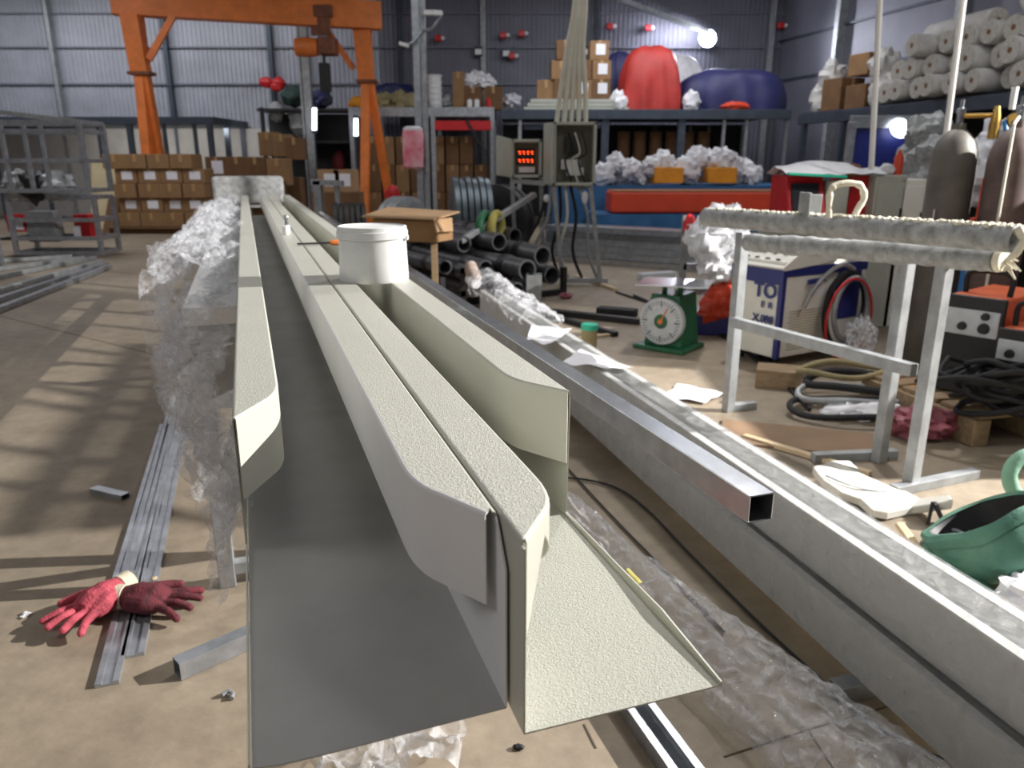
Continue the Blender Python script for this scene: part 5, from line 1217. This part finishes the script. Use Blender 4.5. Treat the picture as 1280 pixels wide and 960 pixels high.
for k, (px0, px1, y0_, y1_) in enumerate(((817, 852, 209, 229), (884, 918, 211, 231))):
    p, q = D(px0, y0_, YBK + .2), D(px1, y1_, YBK + .2)
    t = thing('orange_carton', ('left orange-yellow carton among the white bags', 'right orange-yellow carton among the white bags')[k], 'carton', ((p.x + q.x) / 2, YBK + .2, zt_ + .02), 'orange cartons on the blue stack')
    part(MB().box(((p.x + q.x) / 2, YBK + .25, zt_ + .03 + (p.z - q.z) / 2), (q.x - p.x, .3, p.z - q.z), .05), 'carton_body', 'yellow_box', t, bevel=.015)
    part(MB().box(((p.x + q.x) / 2, YBK + .25, zt_ + .035 + (p.z - q.z)), (.06, .3, .006), .05), 'tape', 'tape', t)
# galvanised tube stack
ta, tb_ = Vector((.55, 10.55, 0)), Vector((2.72, 9.15, 0)); td = (tb_ - ta).normalized(); tn = Vector((-td.y, td.x, 0))
for r_ in range(6):
    for k in range(7 - r_ // 2):
        off = -.05 + .085 * k + .04 * r_; z = .04 + r_ * .078
        s0_ = random.uniform(-.25, .15); s1_ = random.uniform(-.12, .1)
        a = ta + tn * off + td * s0_; b = tb_ + tn * off + td * s1_; a.z = b.z = z
        solo(MB().sqtube(a, b, .074, .004), 'stacked_tube', 'galv' if (r_ + k) % 4 else 'galv_shiny', '%s galvanised tube from the front, %s layer of the floor stack' % (ORD[k], ('bottom', 'second', 'third', 'fourth', 'fifth', 'top')[r_]), 'steel tube', 'galvanised tubes stacked on the floor')

# ================================================================ RIGHT RACK WITH FOAM ROLLS
zr = 2.16
t = thing('steel_mezzanine', 'long dark steel rack along the right wall carrying white foam rolls', 'rack', RF(4.5, .8))
part(MB().box(RF(4.9, 0, zr - .08), (.12, 9.7, .18), RZ), 'front_beam', 'dark_steel', t, bevel=.006)
part(MB().box(RF(4.9, .85, zr + .01), (1.7, 9.7, .05), RZ), 'deck', 'dark_steel', t)
for q in (.2, 1.4, 3.0, 5.0, 6.6, 8.6): part(MB().bar(RF(q, 0), RF(q, 0, zr - .17), .1), 'post', 'dark_steel', t)
part(MB().box(RF(4.9, 1.6, zr / 2), (.05, 9.7, zr - .1), RZ), 'dark_backing', 'black', t)
# blue board in a pale frame
p, q = D(1066, 152, 9.3), D(1142, 212, 9.3)
t = thing('notice_board', 'dark blue board in a pale steel frame under the right rack', 'board', ((p.x + q.x) / 2, 9.4, 0))
part(MB().box(((p.x + q.x) / 2, 9.4, q.z + .22), (q.x - p.x - .1, .03, .5)), 'panel', 'blue', t)
part(MB().box(((p.x + q.x) / 2, 9.38, p.z), (q.x - p.x, .06, .14)), 'top_rail', 'galv', t, bevel=.004)
for x in (p.x + .03, q.x - .03): part(MB().bar((x, 9.38, 0), (x, 9.38, p.z), .08), 'post', 'galv', t, bevel=.004)
part(MB().lathe([(0, -.0), (.1, 0), (.12, .02), (.1, .04), (0, .04)], Vector(((p.x + q.x) / 2 + .16, 9.3, p.z - .08)), 20, Matrix.Rotation(R(70), 3, 'X')), 'lamp', 'tube_glow', t, smooth=True)
rp = thing('foam_roll', 'x', 'foam roll', (0, 0, -40))
B = Vector((0, 0, -40)); ax = Matrix.Rotation(R(90), 3, 'X')
part(MB().lathe([(.14, -.55), (.15, -.53), (.146, -.1), (.15, .2), (.145, .53), (.135, .55)], B, 28, ax), 'roll_body', 'foam_roll', rp, smooth=True)
for e_ in (1, -1): part(MB().lathe([(.03, e_ * .552), (.134, e_ * .556)], B, 28, ax), 'roll_end', 'foam_end', rp, smooth=True)
for e_ in (1, -1): part(MB().lathe([(0, e_ * .545), (.028, e_ * .545), (.032, e_ * .558)], B, 16, ax), 'roll_core', 'card_dark', rp, smooth=True)
used = False
# (px, py, Y, yaw degrees from -Y towards -X, scale)
rolls = []
random.seed(21)
yaw0 = RZ - R(90)
for r_, (cnt, z, s0_) in enumerate(((14, .185, 2.3), (12, .485, 2.5), (8, .785, 3.1))):
    for k in range(cnt):
        s_ = s0_ + k * .40 + (.0 if r_ != 1 else .0) + random.uniform(-.012, .012)
        rolls.append((RF(s_, .62 + random.uniform(-.14, .14), zr + .04 + z), yaw0 + R(random.uniform(-4, 4)), r_))
rolls.append((RF(3.6, .2, zr + .99), yaw0 + R(84), 3)); rolls.append((RF(4.6, .45, zr + 1.12), yaw0 + R(40), 3)); rolls.append((RF(5.6, .4, zr + 1.14), yaw0 + R(20), 3))
cnt = [0] * 4
for c, yaw, r_ in rolls:
    s = random.uniform(1.06, 1.18)
    lab_ = ('%s foam roll from the far end, %s on the right rack' % (ORD[cnt[r_]], ('bottom layer', 'middle layer', 'upper layer')[r_])) if r_ < 3 else ('long bright foam roll lying crosswise on top of the pile', 'highest foam roll slanting across the top of the pile', 'nearest foam roll lying loose on top of the pile')[cnt[3]]
    cnt[r_] += 1
    if not used:
        rp.location = c; rp.rotation_euler = (0, 0, yaw); rp['label'] = lab_; rp['group'] = 'white foam rolls on the right rack'; o = rp; used = True; o.scale = (s, s, s)
    else: o = dup(rp, c, yaw, lab_, 'white foam rolls on the right rack', (s, 1.1 * s, s))
for k, (q, w_, h_, m) in enumerate(((.75, .5, .55, 'card_dark'), (1.3, .5, .4, 'card_dark'), (1.1, .42, .36, 'card'))):
    place((w_, .5, h_, m, False), RF(q, .35 + .1 * k, zr + .04 + (.57 if k == 2 else 0)), ('far brown carton at the corner end of the foam rolls', 'near brown carton at the corner end of the foam rolls', 'upper brown carton at the corner end of the foam rolls')[k], 'cartons at the end of the right rack', .3)
for k, (q, z, s_) in enumerate(((.2, .25, .26), (.3, .62, .22), (1.85, .22, .24), (1.75, .62, .24), (2.1, .3, .2))):
    solo(MB().blob(RF(q, .4, zr + .06 + z), (s_, s_, s_ * 1.2), .35, 2.4, 90 + k, 24, 16), 'foam_bundle', 'foam_roll', ('pale bundle in the corner beyond the brown cartons', 'upper pale bundle in the corner beyond the brown cartons', 'pale bundle on the near side of the brown cartons', 'upper pale bundle on the near side of the brown cartons', 'pale bundle before the far foam rolls')[k], 'foam bundle', 'pale bundles at the end of the right rack', smooth=True)
# bags under the right rack
for k, (px, py, Y, s_) in enumerate(((1160, 170, 8.2, .22), (1175, 195, 7.9, .3), (1155, 200, 8.4, .26), (1238, 205, 7.2, .26), (1247, 180, 7.4, .2))):
    c = D(px, py, Y); c.z -= (0, .11, 0, .06, 0)[k]
    solo(MB().blob(c, (s_, s_ * .8, s_), .4, 2.4, 101 + k, 24, 16), 'grey_bag', 'foam_grey' if k < 3 else 'white_bag', ('upper grey bag left of the grey gas cylinder', 'large grey bag directly behind the grey gas cylinder', 'lower grey bag beside the blue board', 'white bag between the two gas cylinders', 'upper pale bag between the two gas cylinders')[k], 'bag', 'bags under the right rack', smooth=True)
solo(MB().box((D(1200, 220, 7.9).x, 7.9, .45), (1.7, 1.0, .9)), 'dark_crate', 'black_steel', 'dark crate under the bags behind the gas cylinders', 'crate', bevel=.01)

# ================================================================ POSTS, LAMPS
p = D(528, 120, 12.4)
t = thing('lamp_post', 'galvanised post with small lamps and brackets behind the open carton', 'post', (p.x, 12.4, 0))
part(MB().bar((p.x - .07, 12.4, 0), (p.x - .07, 12.4, ZC), .1, .1, (0, 1, 0)), 'post_section', 'galv', t, bevel=.004)
part(MB().tube([(p.x + .04, 12.36, 0), (p.x + .04, 12.36, ZC)], .045, 12), 'conduit', 'galv_dull', t, smooth=True)
for (a, b, c_) in (((540, 16), (553, 17), (528, 38)), ((511, 58), (499, 54), (527, 40))):
    u_, v_, w_ = D(*a, 12.2), D(*b, 12.2), D(*c_, 12.3)
    part(MB().bar(u_, v_, .1, .07).bar(D(530, 16, 12.2), u_, .1, .07) if a[0] > 520 else MB().bar(u_, v_, .1, .05), 'lamp_head', 'white_plastic', t, bevel=.01)
    part(MB().tube(curve_pts([w_, (w_ + v_) / 2 + Vector((0, 0, -.08)), v_], 10), .022, 8), 'arm', 'galv', t, smooth=True)
a = D(516, 163, 12.2); b = D(517, 211, 12.2)
t = thing('hanging_bag', 'pink and white cylindrical bag hanging on the galvanised post', 'bag', b)  # a bag hung on the post, no light in it
part(MB().tube([b, b + Vector((0, 0, .03)), a - Vector((0, 0, .05)), a], [.12, .155, .165, .15], 20), 'bag_body', 'hung_bag_pink', t, smooth=True)
part(MB().lathe([(.15, 0), (.15, .03), (.1, .06), (0, .06)], a, 18), 'bag_top', 'white_bag', t, smooth=True)
p = D(386, 130, 17.9)
t = thing('steel_post', 'plain galvanised post standing beyond the far end of the trough', 'post', (p.x, 17.9, 0))
part(MB().bar((p.x, 17.9, 0), (p.x, 17.9, ZC), .17, .14, (0, 1, 0)).bar((p.x - .13, 17.9, 0), (p.x - .13, 17.9, ZC), .05, .14, (0, 1, 0)), 'post_section', 'galv_dull', t, bevel=.004)
for (px, y0_, y1_, lab) in ((393, 135, 163, 'short lit tube lamp beside the plain galvanised post'), (445, 148, 170, 'short lit tube lamp beside the orange crane leg')):
    a, b = D(px, y0_, 17.5 if px < 420 else 17.8), D(px, y1_, 17.5 if px < 420 else 17.8)
    t = thing('tube_lamp', lab, 'lamp', b)
    part(MB().tube([b, a], .05, 12), 'glow_tube', 'tube_glow', t, smooth=True)
    for e_ in (a, b - Vector((0, 0, .06))): part(MB().tube([e_, e_ + Vector((0, 0, .06))], .06, 12), 'end_cap', 'dark_steel', t, smooth=True)
    part(MB().bar(b - Vector((0, 0, .06)), Vector((b.x, b.y, 0)), .03), 'stem', 'dark_steel', t)
# flood lamp on the back wall
lp_ = D(884, 48, YB - .45); 
t = thing('flood_lamp', 'bright white flood lamp on the back wall above the blue tarp', 'lamp', lp_)
mm = Matrix.Rotation(R(80), 3, 'X')
part(MB().lathe([(0, -.21), (.1, -.2), (.22, -.02), (.24, .02), (.22, .03), (.2, .01), (0, .01)], lp_, 28, mm), 'lamp_housing', 'dark_steel', t, smooth=True)
part(MB().lathe([(0, .015), (.2, .02), (.19, .03), (0, .035)], lp_, 28, mm), 'lamp_glass', 'lamp_glow', t, smooth=True)
part(MB().bar(lp_ + Vector((0, .1, 0)), (lp_.x, YB - .05, lp_.z + .1), .06), 'bracket', 'dark_steel', t)
# fire heads / red fittings on the wall and small emergency lamps
k = 0
for px, py in ((548, 48), (629, 44), (652, 42), (640, 70), (762, 33), (810, 35), (976, 32)):
    c = D(px, py, YB - .25); k += 1
    t = thing('alarm_fitting', ORD[k - 1] + ' red fitting from the left high on the back wall', 'alarm fitting', c, 'red fittings on the back wall')
    part(MB().box(c, (.16, .14, .14)), 'red_housing', 'red', t, bevel=.02)
    part(MB().blob(c + Vector((.11, -.03, 0)), (.05, .05, .05), 0, 1, 1, 12, 8), 'small_lens', 'paper', t, smooth=True)
    part(MB().bar(c, (c.x, YB - .02, c.z), .04), 'bracket', 'dark_steel', t)
for k, (px, py) in enumerate(((598, 64), (633, 66), (731, 64))):
    c = D(px, py, YB - .2); t = thing('emergency_lamp', ORD[k] + ' small pale emergency lamp from the left on the back wall', 'lamp', c, 'emergency lamps on the back wall')
    part(MB().box(c, (.2, .1, .22)), 'lamp_box', 'dark_steel', t, bevel=.01); part(MB().box(c + Vector((0, -.055, -.02)), (.16, .02, .12)), 'lamp_face', 'white_plastic', t, bevel=.004)
    part(MB().bar(c, (c.x, YB - .02, c.z), .05), 'bracket', 'dark_steel', t)
for k, (px, py) in enumerate(((333, 103), (348, 103), (346, 108))):
    c = D(px, py, 19.4); solo(MB().blob(c, (.17, .1, .12), .2, 1.5, k, 14, 10).bar(c, (c.x, YB - .02, c.z), .03), 'valve_wheel', 'red', ('left', 'upper right', 'lower right')[k] + ' red valve handle on the back wall left of the hoist', 'valve', 'red valve handles', smooth=True)
# dim clutter between the posts
for k, (px, py, Y, s_, m, lab) in enumerate(((378, 152, 18.7, (.3, .25, .36), 'foam_grey', 'large pale sack behind the plain galvanised post'), (346, 140, 18.7, (.16, .16, .22), 'foam_grey', 'small pale sack left of the plain galvanised post'), (372, 121, 18.75, (.36, .28, .24), 'bundle_green', 'dark green tarp behind the plain galvanised post'), (401, 124, 18.75, (.26, .26, .2), 'navy_tarp', 'dark blue bundle left of the orange crane leg'), (424, 205, 18.75, (.14, .14, .3), 'bundle_red', 'dark red drum shape in the shade behind the crane'), (490, 243, 12.4, (.12, .1, .14), 'red', 'small red can beside the galvanised post foot'))):
    c = D(px, py, Y); solo(MB().blob(c, s_, .25, 2, 120 + k, 24, 16), 'sack' if k < 2 else 'bundle', m, lab, 'bundle', smooth=True)
xq = D(400, 160, 18.0).x
t = thing('storage_rack', 'dark rack in the shade between the plain post and the crane leg', 'rack', (xq, 18, 0))
for x in (xq - 1.4, xq - .3, xq + .75): part(MB().bar((x, 18.4, 0), (x, 18.4, 2.5), .08), 'post', 'black_steel', t)
for z in (1.0, 1.75, 2.45): part(MB().box((xq - .3, 18.75, z), (2.4, .8, .06)), 'shelf', 'black_steel', t)
part(MB().box((xq - .3, 19.2, 1.2), (2.4, .05, 2.4)), 'dark_backing', 'black', t)

c = D(490, 243, 12.4); solo(MB().box((c.x, 12.4, (c.z - .13) / 2), (.3, .3, c.z - .13)), 'dark_crate', 'card_dark', 'brown crate under the small red can beside the galvanised post', 'crate', bevel=.01)
# ================================================================ LEFT RACKS
def frame_rack(t, x0, x1, y0, y1, z0, z1, w_, shelves, mids, m='galv'):
    for x in (x0, x1):
        for y in (y0, y1): part(MB().bar((x, y, z0), (x, y, z1), w_), 'post', m, t, bevel=.003)
    for z in shelves:
        for y in (y0, y1): part(MB().bar((x0, y, z), (x1, y, z), w_ * .9), 'long_rail', m, t, bevel=.003)
        for x in (x0, x1): part(MB().bar((x, y0, z), (x, y1, z), w_ * .9), 'cross_rail', m, t, bevel=.003)
    for x in mids: part(MB().bar((x, y0, z0), (x, y0, z1), w_ * .8), 'mid_post', m, t, bevel=.003)
YL = 10.9
xl0, xl1 = D(22, 320, YL).x, D(128, 320, YL).x
t = thing('trolley_frame', 'low galvanised tube trolley frame at the left edge under the stacked cage', 'frame', ((xl0 + xl1) / 2, YL + .5, 0))
frame_rack(t, xl0, xl1, YL, YL + .5, .04, D(100, 247, YL).z, .06, (.06, D(100, 298, YL).z, D(100, 275, YL).z, D(100, 247, YL).z), ())
zt0 = D(100, 245, YL).z + .05
xu0, xu1 = D(-60, 200, YL - .4).x, D(100, 200, YL - .4).x; zt1 = D(98, 152, YL - .4).z
t = thing('cage_frame', 'tall galvanised tube cage stacked on the low trolley frame at the left', 'frame', ((xu0 + xu1) / 2, YL, zt0))
frame_rack(t, xu0, xu1, YL - .3, YL + .3, zt0, zt1, .06, (zt0 + .03, zt0 + .42, zt0 + .8, zt1), [D(8, 200, YL - .3).x, D(57, 200, YL - .3).x, D(36, 200, YL - .3).x])
for y in (YL - .3, YL + .3): part(MB().bar((xu0, y, zt1 + .2), (xu1, y, zt1), .055), 'top_rail', 'galv_dull', t)
x = D(10, 200, 8.2).x
t = thing('cage_frame', 'second galvanised cage cut by the left edge, in front of the stacked one', 'frame', (x - .6, 9.0, 0))
frame_rack(t, x - 1.4, D(-30, 200, 9.6).x, 9.2, 9.7, 0, 2.0, .06, (.1, .85, 1.25, 2.0), [])
for k, (px0, py0, px1, py1, m, lab) in enumerate(((18, 267, 44, 288, 'red', 'red metal box on the low trolley frame at the left edge'), (101, 267, 124, 299, 'red', 'red metal box at the right end of the low trolley frame'))):
    a, b = D(px0, py0, YL + .4), D(px1, py1, YL + .4)
    t = thing('red_box', lab, 'box', ((a.x + b.x) / 2, YL + .4, b.z))
    part(MB().box(((a.x + b.x) / 2, YL + .28, (a.z + b.z) / 2), (b.x - a.x, .2, a.z - b.z)), 'box_body', 'red', t, bevel=.01)
    part(MB().box(((a.x + b.x) / 2 + (.06 if k == 0 else -.07), YL + .17, b.z + (a.z - b.z) * .35), (.1, .012, (a.z - b.z) * .45)), 'sticker', 'paper', t)
a, b = D(50, 262, YL + .6), D(92, 299, YL + .6)
solo(MB().box(((a.x + b.x) / 2, YL + .3, (a.z + b.z) / 2), (b.x - a.x, .2, a.z - b.z)), 'grey_bin', 'galv_dull', 'grey bin between the two red boxes on the trolley frame', 'bin', bevel=.01)
solo(MB().box(((a.x + b.x) / 2, YL + .25, D(50, 299, YL).z * .98), (xl1 - xl0 - .1, .4, .03)), 'shelf_board', 'black_steel', 'dark shelf board inside the low trolley frame', 'board', bevel=.003)
for k in range(3):
    px = (22, 44, 70)[k]; c = D(px, 225, YL)
    solo(MB().blob(c + Vector((0, 0, -.08)), (.22, .17, .2), .4, 2.3, 140 + k, 22, 14), 'dark_sack', ('foam_grey', 'black_steel', 'galv_dull')[k], ('pale', 'black', 'grey')[k] + ' sack inside the stacked cage at the left', 'sack', 'sacks in the stacked cage', smooth=True)
for k, (a, b) in enumerate((((128, 326), (-30, 372)), ((133, 330), (-30, 384)), ((118, 322), (-30, 352)), ((105, 322), (-30, 340)), ((137, 333), (-30, 398)), ((90, 320), (-30, 328)))):
    solo(MB().bar(G(*a, .03 + .0), G(*b, .03), .06, .05), 'floor_tube', 'galv' if k in (1, 4) else 'galv_dull', ORD[(4, 1, 3, 2, 0, 5)[k] if False else k] + ' galvanised tube on the floor at the left edge by the trolley frame', 'steel tube', 'floor tubes at the left edge', bevel=.004)
# wrapped bundle over the far end of the trough
c = PF(6.9, .1, 0)
t = thing('wrapped_bundle', 'pale film-wrapped bundle standing across the far end of the trough', 'bundle', (c.x, c.y + .4, 0))
cc = PF(7.6, .03, 0)
part(MB().box((cc.x, cc.y, 1.06), (.62, .2, .24), AZ), 'bundle_top', 'foam_grey', t, bevel=.03)
for u_ in (-.25, .25): part(MB().bar(PF(7.6, .03 + u_, 0), PF(7.6, .03 + u_, .94), .06), 'leg', 'galv_dull', t)
part(MB().bar(PF(7.6, -.25, .93), PF(7.6, .31, .93), .06), 'cross_bar', 'galv_dull', t)
# ================================================================ LIGHT
def light(kind, name, loc, energy, color, size=.1, target=None, spot=None, blend=.4, sx=None, sy=None):
    l = bpy.data.lights.new(name, kind); l.energy = energy; l.color = color
    if kind == 'AREA':
        l.shape = 'RECTANGLE'; l.size = sx; l.size_y = sy
    else: l.shadow_soft_size = size
    if kind == 'SPOT': l.spot_size = spot; l.spot_blend = blend
    o = bpy.data.objects.new(name, l); o.location = loc; COL.objects.link(o)
    if target is not None:
        o.rotation_euler = (Vector(target) - Vector(loc)).to_track_quat('-Z', 'Y').to_euler()
    return o
light('SPOT', 'key_lamp', KEY, 6500, (1, .97, .93), .02, KEY + Vector((-1, -.08, -.30)), R(78), .6)
light('SPOT', 'front_lamp', (2.0, 6.4, 5.1), 520, (1, .97, .94), .2, (.2, 1.2, .6), R(100), .6)
light('AREA', 'ceiling_fill', (-1.0, 9.0, 5.0), 60, (.95, .97, 1), None, (-1, 9, 0), sx=5, sy=3)  # added ceiling fill, no fixture in view; lifts the middle of the hall
light('AREA', 'ceiling_fill', (-9.0, 16.8, 5.15), 190, (.95, .97, 1), None, (-9.4, 20, 2.4), sx=8, sy=.5)  # unseen wash above the frame, brightens the left back wall
light('AREA', 'deck_lamp', (-8.2, 18.6, 2.0), 22, (1, .97, .92), None, (-8.2, 20, 1.0), sx=4, sy=.2)
light('AREA', 'ceiling_fill', (-7.5, 11.5, 5.1), 160, (.98, .97, 1), None, (-7.5, 12, 0), sx=4, sy=3)  # added ceiling fill over the left racks and crane
light('AREA', 'ceiling_fill', (1, -1.5, 5.0), 30, (1, .97, .93), None, (1, 2, 0), sx=6, sy=3)  # added weak fill from behind the camera
light('AREA', 'ceiling_fill', (4, 8.5, 5.1), 125, (.97, .97, 1), None, (4, 10, 0), sx=4, sy=3)  # added ceiling fill for the right side
light('AREA', 'ceiling_fill', (2.5, 14.5, 5.1), 230, (.95, .96, 1), None, (2.5, 16, 0), sx=6, sy=2)  # added ceiling fill for the back rack and wall
light('AREA', 'ceiling_fill', (3.2, 1.6, 5.1), 75, (1, .98, .95), None, (2.4, 5.0, .4), sx=2, sy=1.2)  # added fill to brighten the fronts of the white machine and welder
light('AREA', 'ceiling_fill', (-4.5, .5, 5.0), 90, (1, .98, .96), None, (-.6, 1.4, .9), sx=2.5, sy=2)  # added fill from the left for the trough's left-facing skirts
light('SPOT', 'flood_light', D(884, 48, YB - .45) + Vector((0, -.12, 0)), 300, (.88, .9, 1), .12, (2, 0, .5), R(150), .5)
light('AREA', 'wall_glow_fill', (3.9, 19.3, 4.4), 40, (.84, .86, 1), None, (3.5, 20, 3.2), sx=1.2, sy=.3)  # added light without a fixture, brightens the wall around the flood lamp
w = bpy.data.worlds.new('world'); SC.world = w; w.use_nodes = True
w.node_tree.nodes['Background'].inputs[0].default_value = (.75, .82, 1, 1)
w.node_tree.nodes['Background'].inputs[1].default_value = .05
# ================================================================ CAMERA
cam = bpy.data.cameras.new('camera'); co = bpy.data.objects.new('camera', cam); COL.objects.link(co)
co.location = (0, 0, H); co.rotation_euler = (math.pi / 2 - PITCH, 0, 0)
cam.sensor_width = 36; cam.lens = F / 1280 * 36; cam.clip_start = .02; cam.clip_end = 100
cam.dof.use_dof = True; cam.dof.focus_distance = 1.0; cam.dof.aperture_fstop = 7.5
SC.camera = co
SC.view_settings.view_transform = 'Standard'; SC.view_settings.look = 'None'
SC.view_settings.exposure = 0.0; SC.view_settings.gamma = 1.0; SC.view_settings.use_curve_mapping = False
